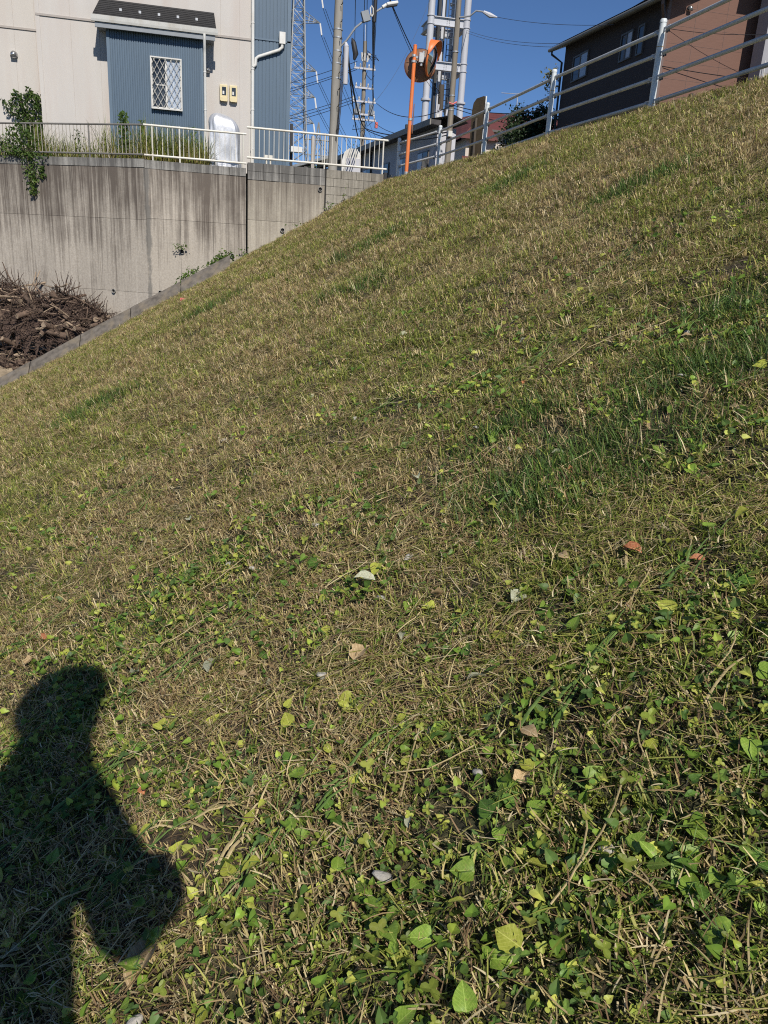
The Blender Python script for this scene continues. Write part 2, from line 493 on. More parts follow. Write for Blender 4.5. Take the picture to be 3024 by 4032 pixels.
# level land behind the wall and beyond the crest, one sheet to the horizon each
tag(mesh_obj('upper_ground', [(-900, 28.5, 2.06), (900, 28.5, 2.06), (900, 1400, 2.06), (-900, 1400, 2.06), (-1.3, 21.64, 2.06), (4.8, 21.64, 2.06), (4.8, 28.5, 2.06), (-14, 28.5, 2.06), (4.8, 24.0, 2.06), (900, 24.0, 2.06)],
             [(0, 1, 2, 3), (4, 5, 6, 7), (8, 9, 1, 6)], 'far_ground'), kind='structure')
tag(mesh_obj('upper_ground', [(6.55, -400, 2.0), (900, -400, 2.0), (900, 24.0, 2.06), (6.55, 24.0, 2.06)], [(0, 1, 2, 3)], 'far_ground'), kind='structure')
tag(mesh_obj('road', [(6.7, -60, 2.075), (9.6, -60, 2.075), (9.6, 120, 2.075), (6.7, 120, 2.075)], [(0, 1, 2, 3)], 'asphalt'), kind='structure')
tag(mesh_obj('lower_ground', [(-900, -400, -4.95), (-14, -400, -4.95), (-14, 19.9, -4.95), (-900, 19.9, -4.95)], [(0, 1, 2, 3)], 'far_ground'), kind='structure')
tag(mesh_obj('lower_ground', [(-20, -400, -4.97), (900, -400, -4.97), (900, -5.9, -4.97), (-20, -5.9, -4.97)], [(0, 1, 2, 3)], 'far_ground'), kind='structure')
o = grid_sheet('yard_ground', np.arange(-16, .6, .16), np.arange(20.5, 30, .16), lambda x, y: -3.25 + .22 * np.clip(y - 20.5, 0, 2.4) + (fbm(x * 1.3, y * 1.3, 21) - .5) * .22, 'dirt'); tag(o, kind='structure')

# ------------------------------------------------------------------ kerb at the foot of the wall
k = empty('concrete_kerb', (-3, 20.3, -2.3), 'dark sloping concrete kerb strip between grass and brush pile', 'kerb')
edges = [.6, -.6, -1.8, -3.0, -4.2, -5.4, -6.6, -7.8, -9.0]
for i in range(len(edges) - 1):
    x1, x0 = edges[i], edges[i + 1] + .012
    r = []
    for x in (x0, x1):
        zz = float(gz(x, 20.0, False)); rise = .33 + .01 * rnd.uniform(-1, 1)
        r.append([(x, 19.94, zz - .02), (x, 20.40, zz + rise), (x, 20.52, zz + rise), (x, 20.52, zz - 1.6), (x, 19.94, zz - 1.6)])
    vs = r[0] + r[1]
    fs = [(a, (a + 1) % 5, (a + 1) % 5 + 5, a + 5) for a in range(5)] + [(4, 3, 2, 1, 0), (5, 6, 7, 8, 9)]
    o = mesh_obj('kerb_block', vs, fs, 'kerb', k)
    bm_ = o.modifiers.new('bevel', 'BEVEL'); bm_.width = .02; bm_.segments = 2

# ------------------------------------------------------------------ retaining wall
def wall_section(name, label, origin, direction, cols, rows, z_top, z_bot, mat, block_rows, block_mat, block_w=.405, weeps=(), thick=.35, pitch=.72, gap=.006, core=True):
    """panels and cap blocks along direction from origin; the face looks towards -y"""
    ox, oy = origin; d = Vector((direction[0], direction[1], 0)).normalized()
    n = Vector((d.y, -d.x, 0))                    # outward, towards the camera
    L = cols
    W = empty(name, (ox, oy, z_bot), label, 'wall')
    def place(u0, u1, z0, z1, out0, out1):
        pts = []
        for z in (z0, z1):
            for (u, t) in ((u0, out1), (u1, out1), (u1, out0), (u0, out0)):
                p = Vector((ox, oy, 0)) + d * u + n * t
                pts.append((p.x, p.y, z))
        return pts
    FB = [(3, 2, 1, 0), (4, 5, 6, 7), (0, 1, 5, 4), (1, 2, 6, 5), (2, 3, 7, 6), (3, 0, 4, 7)]
    if core:
        mesh_obj('core', place(.004, L - .004, z_bot, z_top - .01, -thick, -.012), FB, 'joint', W)
    ncol = max(1, round(L / pitch)); pw = L / ncol
    for zi in range(len(rows) - 1):
        za, zb = rows[zi], rows[zi + 1]
        for i in range(ncol):
            j = rnd.uniform(-.0025, .0025)
            mesh_obj('panel', place(i * pw + gap / 2, (i + 1) * pw - gap / 2, za + gap / 2, zb - gap / 2, -.05, j), FB, mat, W)
    z = z_top
    for r in range(block_rows):
        nb = max(1, round(L / block_w)); bw = L / nb
        off = 0
        for i in range(nb):
            j = rnd.uniform(-.006, .006)
            o = mesh_obj('block', place(i * bw + .004, (i + 1) * bw - .004, z - (r + 1) * .2 + .004 + (z_top * 0), z - r * .2 - .004, -.15, .012 + j), FB, block_mat, W)
    for (u, z) in weeps:
        p = Vector((ox, oy, z)) + d * u
        a = p + n * .045; b_ = p - n * .03
        pp = MB()
        pp.lathe([(.045, 0), (.058, .0), (.058, .06), (.045, .06), (.045, 0)], p - n * .015, n, 14)
        o = pp.build('weep_pipe', 'block', W, True)
        MB().tube([p + n * .004, p + n * .008], .045, 14).build('weep_hole', 'joint', o)
    return W
DL = (-.879, .477)
# the bent left wall is laid out from its far left end towards the corner
LW = 8.4
ol = (-1.42 + DL[0] * LW, 21.5 + DL[1] * LW)
WA = wall_section('retaining_wall', 'streaked concrete retaining wall under the dull bronze railing', ol, (-DL[0], -DL[1]), LW, (-3.4, -1.0, .78, 1.99), 2.19, -3.4, 'wall_conc', 1, 'block', weeps=((LW - 1.03, -1.01), (LW - 2.9, -1.05)))
WB = wall_section('retaining_wall', 'streaked concrete retaining wall under the short white railing', (-1.42, 21.5), (1, 0), 2.47, (-3.2, -1.0, .82, 1.97), 2.17, -3.2, 'wall_conc', 1, 'block', weeps=((.28, -.97), (.85, .07), (2.12, .04)))
WC = wall_section('retaining_wall', 'buff concrete wall topped by two courses of blocks', (1.09, 21.5), (1, 0), 1.98, (-.8, .95, 1.91), 2.31, -.8, 'wall_conc2', 2, 'block', weeps=((.9, .75), (1.86, 1.81)), pitch=.99)
WD = empty('block_wall', (3.1, 21.5, .2), 'end wall of brown grey concrete blocks beside the grass crest', 'wall')
box('core', (3.095, 21.512, .2), (4.62, 21.65, 2.29), 'joint', WD)
for r in range(9):
    zt = 2.3 - r * .2
    x = 3.1; first = True
    for i in range(5):
        w = (.2 if (r % 2 and i == 0) else .4)
        x1 = min(x + w, 4.62)
        if x1 - x > .05:
            j = rnd.uniform(-.004, .004)
            box('block', (x + .004, 21.488 + j, zt - .196), (x1 - .004, 21.6, zt - .004), 'block2', WD)
        x = x1
    if r % 2 and x < 4.6:
        box('block', (x + .004, 21.49, zt - .196), (4.616, 21.6, zt - .004), 'block2', WD)
box('end_post', (4.63, 21.46, .9), (4.72, 21.66, 2.34), 'black_plastic', WD)
box('end_block', (4.725, 21.47, 1.2), (4.83, 21.66, 2.3), 'block2', WD)
box('joint_gap', (3.072, 21.52, -.8), (3.096, 21.6, 2.28), 'joint', WD)

# ------------------------------------------------------------------ railings on the wall
def railing(name, label, origin, direction, L, z_top, z_bot, z_base, pitch, posts, m_rail, m_picket, r_top=.024, r_pick=.009, start=0.0):
    ox, oy = origin; d = Vector((direction[0], direction[1], 0)).normalized()
    P = lambda u, z: Vector((ox, oy, z)) + d * u
    R = empty(name, (ox, oy, z_base), label, 'railing', 'railings along the wall top')
    tube('top_rail', [P(0, z_top), P(L, z_top)], r_top, m_rail, R, 10)
    tube('bottom_rail', [P(0, z_bot), P(L, z_bot)], r_top, m_rail, R, 10)
    proto = None
    n = int((L - start) / pitch)
    for i in range(n):
        u = start + (i + .5) * pitch
        if any(abs(u - p) < pitch * .35 for p in posts):
            continue
        tube('picket', [P(u, z_bot), P(u, z_top)], r_pick, m_picket, R, 6)
    for p in posts:
        po = MB().tube([P(p, z_base - .12), P(p, z_top - .01)], .02, 8).build('post', m_rail, R, True)
        MB().tube([P(p - .012, z_top), P(p + .012, z_top)], r_top + .006, 10).build('collar', m_rail, po, True)
    return R
ra = railing('wall_railing', 'dull bronze picket railing overgrown with grass and creeper', (ol[0], ol[1] + .05), (-DL[0], -DL[1]), LW - .02, 2.955, 2.29, 2.19, .106, [LW - 1.55, LW - 3.4, LW - 5.3, LW - 7.2], 'old_rail', 'old_picket', .022)
railing('wall_railing', 'short white picket railing in front of the silver covered object', (-1.42, 21.56), (1, 0), 2.48, 2.96, 2.285, 2.17, .126, [.2, .85, 2.4], 'rail_white', 'rail_white', .026)
railing('wall_railing', 'long white picket railing ending beside the orange mirror pole', (1.07, 21.56), (1, 0), 3.66, 3.12, 2.43, 2.31, .124, [.12, 1.98, 3.52], 'rail_white', 'rail_white', .027)

# ------------------------------------------------------------------ cream and blue house
H = empty('cream_house', (-1, 24, 2.06), 'cream house with blue ribbed bay, white downpipes and meter boxes', 'house')
box('wall', (-4.12, 24.0, 2.0), (2.34, 31, 8.7), 'stucco', H)
box('wall', (-11.5, 25.7, 2.0), (-4.125, 31.0, 8.7), 'stucco', H)
box('corner_trim', (-4.13, 23.985, 2.0), (-4.03, 24.06, 8.7), 'stucco', H)
mm = MB(); mm.box((-4.13, 23.972, 5.60), (1.31, 23.998, 5.65)); mm.build('wall_band', 'stucco_trim', H)
mm = MB(); mm.box((-11.5, 25.672, 5.60), (-4.14, 25.698, 5.65)); mm.build('wall_band', 'stucco_trim', H)
for x in (-3.3, -2.6, .5, 1.0):
    MB().box((x, 23.994, 2.0), (x + .004, 23.999, 8.7)).build('panel_joint', 'stucco_trim', H)
for x in (-7.7, -6.8, -5.9, -5.0, -4.45):
    MB().box((x, 25.694, 2.0), (x + .004, 25.699, 8.7)).build('panel_joint', 'stucco_trim', H)
hr = MB(); hr.add([(-12, 23.4, 8.7), (2.9, 23.4, 8.7), (2.9, 31.6, 8.7), (-12, 31.6, 8.7), (-9, 27.5, 10.8), (0, 27.5, 10.8)], [(3, 2, 1, 0), (0, 1, 5, 4), (1, 2, 5), (2, 3, 4, 5), (3, 0, 4)])
hr.build('roof', 'roof_tile_dark', H)
def ribbed(name, x0, x1, y, z0, z1, pitch, mat, parent, depth=.02, gw=.014):
    """vertical ribbed cladding: proud flats with narrow grooves, facing -y"""
    n = max(1, round((x1 - x0) / pitch)); p = (x1 - x0) / n
    prof = []
    for i in range(n):
        a = x0 + i * p
        prof += [(a, y + depth), (a + gw, y + depth), (a + gw + .004, y), (a + p - .004, y)]
    prof.append((x1, y + depth))
    vs = [(x, yy, z0) for x, yy in prof] + [(x, yy, z1) for x, yy in prof]
    k_ = len(prof)
    return mesh_obj(name, vs, [(i, i + 1, i + 1 + k_, i + k_) for i in range(k_ - 1)], mat, parent)
# the bay
ribbed('bay_siding', -2.30, -.03, 23.5, 2.0, 5.52, .058, 'blue_siding', H)
box('bay_body', (-2.37, 23.525, 2.0), (.02, 23.99, 5.52), 'blue_trim', H)
box('bay_corner_trim', (-2.38, 23.485, 2.0), (-2.30, 23.56, 5.52), 'blue_trim', H)
box('bay_corner_trim', (-.03, 23.485, 2.0), (.03, 23.56, 5.52), 'blue_trim', H)
mm = MB()
y0, y1 = 23.27, 23.99
mm.add([(-2.66, y0, 5.58), (.37, y0, 5.58), (.33, y1, 6.10), (-2.54, y1, 6.10), (-2.66, y0, 5.62), (.37, y0, 5.62), (.33, y1, 6.15), (-2.54, y1, 6.15)], [(3, 2, 1, 0), (4, 5, 6, 7), (0, 1, 5, 4), (1, 2, 6, 5), (2, 3, 7, 6), (3, 0, 4, 7)])
br = mm.build('bay_roof', 'roof_dark', H)
for i in range(8):
    t = (i + .6) / 8.6
    a = Vector((-2.66 + .12 * t + .01, y0 + .72 * t, 5.624 + .53 * t)); b_ = Vector((.37 - .04 * t - .01, y0 + .72 * t, 5.624 + .53 * t))
    MB().tube([a, b_], .006, 4).build('roof_ridge_line', 'roof_dark', br)
for i in range(5):
    x = -2.0 + i * .47
    MB().box((x - .03, 23.50, 5.80), (x + .03, 23.53, 5.86)).build('snow_guard', 'steel', br)
MB().add([(-2.70, 23.24, 5.51), (.41, 23.24, 5.51), (.41, 23.26, 5.46), (-2.70, 23.26, 5.46), (-2.70, 23.215, 5.60), (.41, 23.215, 5.60), (.41, 23.33, 5.46), (-2.70, 23.33, 5.46), (-2.70, 23.34, 5.60), (.41, 23.34, 5.60)],
         [(4, 5, 1, 0), (0, 1, 2, 3), (3, 2, 6, 7), (7, 6, 9, 8), (8, 9, 5, 4), (4, 0, 3, 7, 8), (5, 9, 6, 2, 1)]).build('bay_gutter', 'white_paint', H)
box('bay_fascia', (-2.62, 23.30, 5.34), (.34, 23.36, 5.455), 'grey_fascia', H)
box('bay_soffit', (-2.60, 23.362, 5.40), (.32, 23.98, 5.45), 'grey_fascia', H)
tube('bay_downpipe', [(.07, 23.28, 5.46), (.07, 23.28, 5.36), (.07, 23.38, 5.16), (.07, 23.43, 5.05), (.07, 23.43, 2.05)], .036, 'white_paint', H, 10)
for z in (4.6, 3.7, 2.9):
    MB().tube([(.07, 23.43, z), (.07, 23.43, z + .03)], .042, 10).build('pipe_clip', 'white_paint', H, True)
# barred window
def frame_mesh(x0, x1, z0, z1, y, t=.05, d=.06):
    f = MB()
    f.box((x0, y - d, z0), (x1, y, z0 + t)); f.box((x0, y - d, z1 - t), (x1, y, z1))
    f.box((x0, y - d, z0 + t), (x0 + t, y, z1 - t)); f.box((x1 - t, y - d, z0 + t), (x1, y, z1 - t))
    return f
w = frame_mesh(-1.31, -.525, 3.63, 4.845, 23.495, .045, .07).build('window', 'alu', H)
box('pane', (-1.27, 23.47, 3.68), (-.92, 23.49, 4.80), 'glass', w)
box('pane', (-.915, 23.465, 3.68), (-.565, 23.485, 4.80), 'curtain', w)
box('mullion', (-.945, 23.45, 3.675), (-.895, 23.464, 4.80), 'alu', w)
box('latch_rail', (-1.2, 23.455, 4.19), (-.95, 23.463, 4.22), 'alu', w)
gm = MB()
x0, x1, z0, z1 = -1.29, -.545, 3.66, 4.82
pit = .142; asp = 1.75
for sgn in (1, -1):
    for i in range(-14, 20):
        a = x0 + i * pit
        # line x = a + sgn*(z-z0)/asp clipped to the frame
        pts = []
        ta = z0; tb = z1
        xa = a; xb = a + sgn * (z1 - z0) / asp
        # clip in x
        def zx(x): return z0 + (x - a) * asp * sgn
        lo, hi = sorted((zx(x0), zx(x1)))
        lo = max(lo, z0); hi = min(hi, z1)
        if hi - lo > .02:
            yy = 23.405 if sgn > 0 else 23.413
            gm.tube([(a + sgn * (lo - z0) / asp, yy, lo), (a + sgn * (hi - z0) / asp, yy, hi)], .0075, 4)
fr = frame_mesh(-1.315, -.52, 3.62, 4.85, 23.424, .03, .03)
gm.add(fr.v, fr.f)
gm.build('grille', 'alu', w)
# right hand blue part of the facade
ribbed('blue_siding', 1.40, 2.27, 23.95, 2.0, 5.64, .095, 'blue_siding', H)
ribbed('blue_siding', 1.40, 2.27, 23.95, 5.68, 8.7, .095, 'blue_siding', H)
box('blue_backing', (1.38, 23.968, 2.0), (2.27, 23.999, 8.7), 'blue_trim', H)
box('blue_corner_trim', (2.27, 23.93, 2.0), (2.37, 24.05, 8.7), 'blue_trim', H)
box('blue_band', (1.40, 23.93, 5.64), (2.38, 23.96, 5.68), 'blue_trim', H)
tube('downpipe', [(1.345, 23.93, 8.6), (1.345, 23.93, 2.05)], .042, 'white_paint', H, 12)
for z in (7.4, 6.0, 4.9, 3.9, 2.9):
    MB().tube([(1.345, 23.93, z), (1.345, 23.93, z + .035)], .05, 10).build('pipe_clip', 'white_paint', H, True)
box('rain_hopper', (2.05, 23.80, 5.58), (2.21, 23.925, 5.86), 'white_paint', H)
tube('branch_pipe', [(2.13, 23.86, 5.58), (2.13, 23.86, 5.50), (2.05, 23.87, 5.43), (1.50, 23.89, 5.22), (1.43, 23.90, 5.17), (1.42, 23.90, 5.02), (1.35, 23.91, 4.96)], .042, 'white_paint', H, 10)
# meters
for x in (.46, .72):
    mb = box('meter_box', (x, 23.90, 4.06), (x + .21, 23.995, 4.46), 'meter', H, .012)
    box('meter_window', (x + .06, 23.892, 4.2), (x + .17, 23.903, 4.40), 'glass', mb)
    box('meter_face', (x + .075, 23.886, 4.22), (x + .12, 23.893, 4.30), 'white_paint', mb)
    box('meter_lid', (x + .03, 23.885, 4.05), (x + .19, 23.905, 4.14), 'meter', mb)
# extract vents
def vent(p, r, parent, hood=True):
    v = MB().lathe([(r, 0), (r, .04), (r * .85, .09), (r * .5, .125), (0.002, .135)], p, (0, -1, 0), 20).build('vent_cap', 'chrome', parent, True)
    MB().box((p[0] - r * .8, p[1] - .12, p[2] - r * .75), (p[0] + r * .8, p[1] - .06, p[2] - r * .35)).build('vent_mouth', 'black_plastic', v)
vent((-5.04, 25.70, 4.97), .10, H)
vent((.15, 24.0, 4.77), .07, H)
# electrical bits at the corner
ub = box('utility_box', (2.40, 23.7, 2.92), (2.72, 23.9, 3.06), 'white_paint')
tag(ub, 'small white ledge box on the black post by blue cladding', 'box')
up_ = box('black_post', (2.39, 23.91, 2.06), (2.47, 23.99, 3.66), 'black_plastic')
tag(up_, 'black square post at the corner of the blue cladding', 'post')
cp = box('capped_post', (3.05, 24.3, 2.06), (3.14, 24.4, 3.45), 'stucco_trim'); tag(cp, 'slim beige post behind the long white railing', 'post')
pg = MB().tube([(1.58, 21.75, 2.3), (1.58, 21.75, 2.44)], .022, 8).tube([(1.68, 21.75, 2.3), (1.68, 21.75, 2.44)], .022, 8).box((1.53, 21.70, 2.44), (1.73, 21.80, 2.54)).build('tap_bracket', 'rail_white')
tag(pg, 'small white two legged bracket behind the long railing', 'bracket')

# silver cover over something upright
def drape():
    cx, cy, zb, zt = .54, 22.55, 2.10, 3.50
    vs, fs = [], []
    n, m_ = 44, 22
    for j in range(m_ + 1):
        t = j / m_
        # outline of the covered thing: broad with sloping round shoulders
        if t < .72:
            hw = .40 - .02 * t / .72; hd = .30
            z = zb + (zt - .32 - zb) * t / .72
        else:
            u = (t - .72) / .28
            hw = .38 * math.cos(u * math.pi / 2) ** .75 + .001; hd = .30 * math.cos(u * math.pi / 2) ** .75 + .001
            z = zt - .32 + .32 * math.sin(u * math.pi / 2) * (1)
        for i in range(n):
            a = 2 * math.pi * i / n
            f = 1 + .10 * math.sin(a * 7 + t * 3.5 + .8 * math.sin(t * 9)) * (1 - t) ** .8 + .05 * math.sin(a * 13 + 3 * t + 1) * (1 - t) ** .5 + .015 * math.sin(a * 23 - 7 * t)
            sx = math.copysign(abs(math.cos(a)) ** .5, math.cos(a)); sy = math.copysign(abs(math.sin(a)) ** .5, math.sin(a))
            tilt = -.10 * sx * min(1, hw / .38) * min(1, t / .72)
            zz = z + tilt + (.03 * math.sin(a * 5) if j == 0 else 0)
            vs.append((cx + hw * sx * f, cy + hd * sy * f, zz))
    for j in range(m_):
        for i in range(n):
            fs.append((j * n + i, j * n + (i + 1) % n, (j + 1) * n + (i + 1) % n, (j + 1) * n + i))
    fs.append(tuple(m_ * n + i for i in range(n)))
    return mesh_obj('silver_cover', vs, fs, 'silver', None, True)
tag(drape(), 'crumpled silver protective sheet draped over an upright object behind the railing', 'cover')

# ------------------------------------------------------------------ pipe fence along the crest
F = empty('pipe_fence', (5.6, 13, 2.1), 'grey four rail pipe fence with white posts along the crest', 'fence')
posts = [(5.75, 7.05, 2.10), (5.72, 10.2, 2.12), (5.62, 13.28, 2.155), (5.52, 16.2, 2.14), (5.50, 19.45, 2.19), (4.82, 20.75, 2.03)]
heights = [1.045, .79, .535, .28]      # rail heights are reached downwards from the cap
rails_h = [.93, .66, .39, .11]
for i, (x, y, z) in enumerate(posts):
    z0 = z - .06
    p_ = tube('post', [(x, y, z0 - .5), (x, y, z0 + 1.09)], .041, 'fence_white', F, 14)
    MB().lathe([(.0445, 0), (.0445, .03), (.035, .045), (.001, .05)], (x, y, z0 + 1.075), (0, 0, 1), 14).build('cap', 'fence_white', p_, True)
    MB().tube([(x, y, z0 + .80), (x, y, z0 + .808)], .0425, 14).build('rust_band', 'rust', p_, True)
for i in range(len(posts) - 1):
    a = Vector(posts[i]); b_ = Vector(posts[i + 1])
    d = (b_ - a); d.z = 0; d.normalize()
    for hgt in rails_h:
        p0 = a + d * .12 + Vector((0, 0, hgt)); p1 = b_ - d * .12 + Vector((0, 0, hgt))
        if i == len(posts) - 2:
            p1 = b_ - d * .05 + Vector((0, 0, hgt + .02))
        MB().tube([p0 - d * .02, p0, p1, p1 + d * .02], [.022, .0245, .0245, .022], 12).build('rail', 'galv', F, True)
        for pp, sg in ((p0, -1), (p1, 1)):
            e = pp + d * sg * .08
            side = Vector((d.y, -d.x, 0))
            brk = MB()
            brk.bar(e + side * .0 + Vector((0, 0, .02)), pp + Vector((0, 0, .027)) - d * sg * .05, .012)
            brk.bar(e + Vector((0, 0, -.02)), pp + Vector((0, 0, -.027)) - d * sg * .05, .012)
            brk.bar(e + Vector((0, 0, -.03)), e + Vector((0, 0, .03)), .016)
            bo = brk.build('bracket', 'steel', F)
            for t in (.0, .045):
                c_ = pp - d * sg * t
                MB().tube([c_ + Vector((0, 0, -.05)), c_ + Vector((0, 0, -.028))], .011, 6).build('bolt', 'bolt', bo)

# ------------------------------------------------------------------ traffic mirror on an orange pole
T_ = empty('traffic_mirror', (4.87, 20.0, 2.1), 'orange pole carrying two round hooded traffic mirrors', 'mirror')
tube('pole', [(4.86, 20.0, 1.9), (4.90, 20.0, 4.98)], .045, 'orange', T_, 16)
MB().lathe([(.047, 0), (.047, .01), (.03, .02), (.001, .022)], (4.90, 20.0, 4.98), (0, 0, 1), 16).build('cap', 'orange', T_, True)
MB().tube([(4.86, 20, 2.0), (4.861, 20, 2.24)], .05, 16).build('base_sleeve', 'steel', T_, True)
for z in (3.38, 4.62, 4.74):
    MB().tube([(4.885, 20, z), (4.886, 20, z + .05)], .054, 16).build('clamp', 'steel', T_, True)
tube('side_plate', [(4.945, 19.98, 3.1), (4.955, 19.98, 3.75)], .012, 'orange_back', T_, 6)
def mirror(center, normal, r, hood, front_mat='mirror'):
    n = Vector(normal).normalized(); c = Vector(center)
    sh = MB().lathe([(.05, -.10), (r * .55, -.085), (r * .9, -.045), (r, -.012), (r * 1.03, 0), (r * 1.03, .018), (r * .96, .02)], c, n, 36).build('mirror_shell', 'orange_back', T_, True)
    MB().lathe([(r * 1.045, -.01), (r * 1.06, .008), (r * 1.045, .026), (r * .94, .024)], c, n, 36).build('rim', 'orange', sh, True)
    prof = [(r * .96 * math.sin(t), .02 + .10 * (math.cos(t) ** 2)) for t in [k * math.pi / 2 / 10 for k in range(10, -1, -1)]]
    prof[-1] = (.001, .12)
    MB().lathe(prof, c, n, 36).build('mirror_face', front_mat, sh, True)
    # radial ribs on the back
    u = n.orthogonal().normalized(); w_ = n.cross(u)
    rb = MB()
    for k in range(5):
        an = 2 * math.pi * k / 5 + .3
        dd = u * math.cos(an) + w_ * math.sin(an)
        rb.tube([c - n * .10 + dd * .04, c - n * .055 + dd * r * .9], [.02, .008], 5)
    rb.build('ribs', 'orange_back', sh)
    if hood:
        upv = Vector((0, 0, 1)); sidev = n.cross(upv).normalized()
        hv, hf = [], []
        K = 18
        for k in range(K + 1):
            an = math.pi * (.0 + k / K)
            rad = sidev * math.cos(an) + upv * math.sin(an)
            reach = .03 + .20 * math.sin(an) ** .8
            hv.append(c + rad * r * 1.05); hv.append(c + rad * r * 1.09 + n * reach)
            hv.append(c + rad * r * 1.075 + n * 0); hv.append(c + rad * r * 1.105 + n * reach)
        for k in range(K):
            a = k * 4; b2 = a + 4
            hf += [(a, a + 1, b2 + 1, b2), (a + 2, b2 + 2, b2 + 3, a + 3), (a + 1, a + 3, b2 + 3, b2 + 1)]
        mesh_obj('hood', hv, hf, 'orange', sh, True)
    return sh
mirror((5.27, 19.86, 4.72), (.86, -.46, -.20), .36, True)
mirror((5.10, 20.22, 4.63), (.30, .93, -.15), .36, False)
br_ = MB()
br_.bar((4.90, 20.0, 4.74), (5.20, 19.90, 4.72), .05).bar((4.90, 20.0, 4.66), (5.08, 20.12, 4.63), .05).box((4.98, 19.86, 4.62), (5.10, 19.96, 4.82)).tube([(5.05, 19.92, 4.55), (5.10, 19.92, 4.86)], .035, 10)
br_.build('bracket', 'steel', T_)

# sign seen from behind, leaning by the fence
sb = empty('sign_board', (6.5, 19.6, 2.1), 'narrow plywood sign board seen from behind at the fence', 'sign')
R = Matrix.Rotation(math.radians(-60), 3, 'Z')
def rotp(p, c=(6.42, 19.5)):
    v = R @ Vector((p[0] - c[0], p[1] - c[1], 0)); return (v.x + c[0], v.y + c[1], p[2])
pr = [(6.22, 2.08), (6.62, 2.08), (6.62, 3.93), (6.56, 3.96), (6.34, 3.93), (6.25, 3.84), (6.22, 3.68)]
vs = [rotp((x, 19.5, z)) for x, z in pr] + [rotp((x, 19.525, z)) for x, z in pr]
n = len(pr)
mesh_obj('board', vs, [tuple(range(n)), tuple(reversed(range(n, 2 * n)))] + [(i, i + n, (i + 1) % n + n, (i + 1) % n) for i in range(n)], 'board_back', sb)
MB().bar(rotp((6.635, 19.5, 2.05)), rotp((6.635, 19.5, 3.95)), .028).build('edge_batten', 'white_paint', sb)
MB().bar(rotp((6.40, 19.47, 2.0)), rotp((6.40, 19.47, 3.5)), .05).build('stake', 'pole_dark', sb)

# ------------------------------------------------------------------ dark brown house across the road
B = empty('brown_house', (14.5, 26, 2.06), 'dark brown two storey house with long grey eave above the fence', 'house')
box('wall_street', (13.0, 23.14, 2.0), (13.12, 29.9, 8.05), 'black_wall', B)
box('wall_end', (13.0, 23.0, 2.0), (15.98, 23.13, 8.05), 'brown_wall', B)
box('wall_back', (13.13, 29.75, 2.0), (20, 29.9, 7.85), 'black_wall', B)
for k_ in range(12):
    z = 2.5 + k_ * .455
    MB().box((13.13, 22.996, z), (15.97, 22.999, z + .005)).build('siding_joint', 'brown_trim', B)
for x in (13.9, 14.9):
    MB().box((x, 22.993, 2.0), (x + .008, 22.999, 8.05)).build('siding_joint', 'brown_trim', B)
box('corner_trim', (12.985, 22.985, 2.0), (13.07, 23.05, 7.9), 'brown_trim', B)
mm = MB()
mm.add([(12.6, 22.3, 7.54), (12.6, 30.35, 7.88), (13.6, 30.35, 8.3), (13.6, 22.3, 8.0), (12.6, 22.3, 7.66), (12.6, 30.35, 8.0), (13.6, 30.35, 8.45), (13.6, 22.3, 8.15)], [(0, 1, 2, 3), (7, 6, 5, 4), (0, 4, 5, 1), (1, 5, 6, 2), (2, 6, 7, 3), (3, 7, 4, 0)])
mm.build('eave', 'eave', B)
mesh_obj('roof', [(12.56, 22.25, 7.69), (12.56, 30.4, 8.03), (17, 30.4, 10.2), (17, 22.25, 9.9), (21.6, 22.25, 7.7), (21.6, 30.4, 8.0)], [(0, 3, 2, 1), (3, 4, 5, 2)], 'roof_tile_dark', B)
tube('gutter', [(12.57, 22.25, 7.60), (12.57, 30.4, 7.94)], .06, 'eave', B, 8)
tube('downpipe', [(12.6, 30.2, 7.9), (12.6, 30.2, 7.78), (12.93, 29.96, 7.5), (12.95, 29.95, 2.1)], .04, 'black_plastic', B, 8)
tube('downpipe', [(12.62, 22.7, 7.55), (12.62, 22.7, 7.45), (12.93, 23.1, 7.2), (12.95, 23.12, 2.1)], .04, 'brown_trim', B, 8)
def side_window(y0, y1, z0, z1, parent, x=13.0):
    f = MB(); t = .05; d = .05
    f.box((x - d, y0, z0), (x - .002, y1, z0 + t)); f.box((x - d, y0, z1 - t), (x - .002, y1, z1))
    f.box((x - d, y0, z0 + t), (x - .002, y0 + t, z1 - t)); f.box((x - d, y1 - t, z0 + t), (x - .002, y1, z1 - t))
    if y1 - y0 > .6:
        ym = (y0 + y1) / 2; f.box((x - d - .004, ym - .025, z0 + t), (x - .002, ym + .025, z1 - t))
    wn = f.build('window', 'frame_dark', parent)
    ym = (y0 + y1) / 2
    if y1 - y0 > .6:
        box('pane', (x - .03, y0 + t, z0 + t), (x - .012, ym - .025, z1 - t), 'curtain', wn)
        box('pane', (x - .022, ym + .025, z0 + t), (x - .006, y1 - t, z1 - t), 'glass', wn)
    else:
        box('pane', (x - .03, y0 + t, z0 + t), (x - .012, y1 - t, z1 - t), 'glass', wn)
side_window(27.86, 29.05, 6.66, 7.48, B)
side_window(24.84, 25.59, 6.58, 7.38, B)
side_window(24.15, 24.53, 6.55, 7.37, B)
vent((13.64, 23.0, 7.5), .08, B)
mtr = box('gas_meter', (14.05, 22.85, 4.75), (14.15, 22.99, 5.35), 'black_plastic', B)
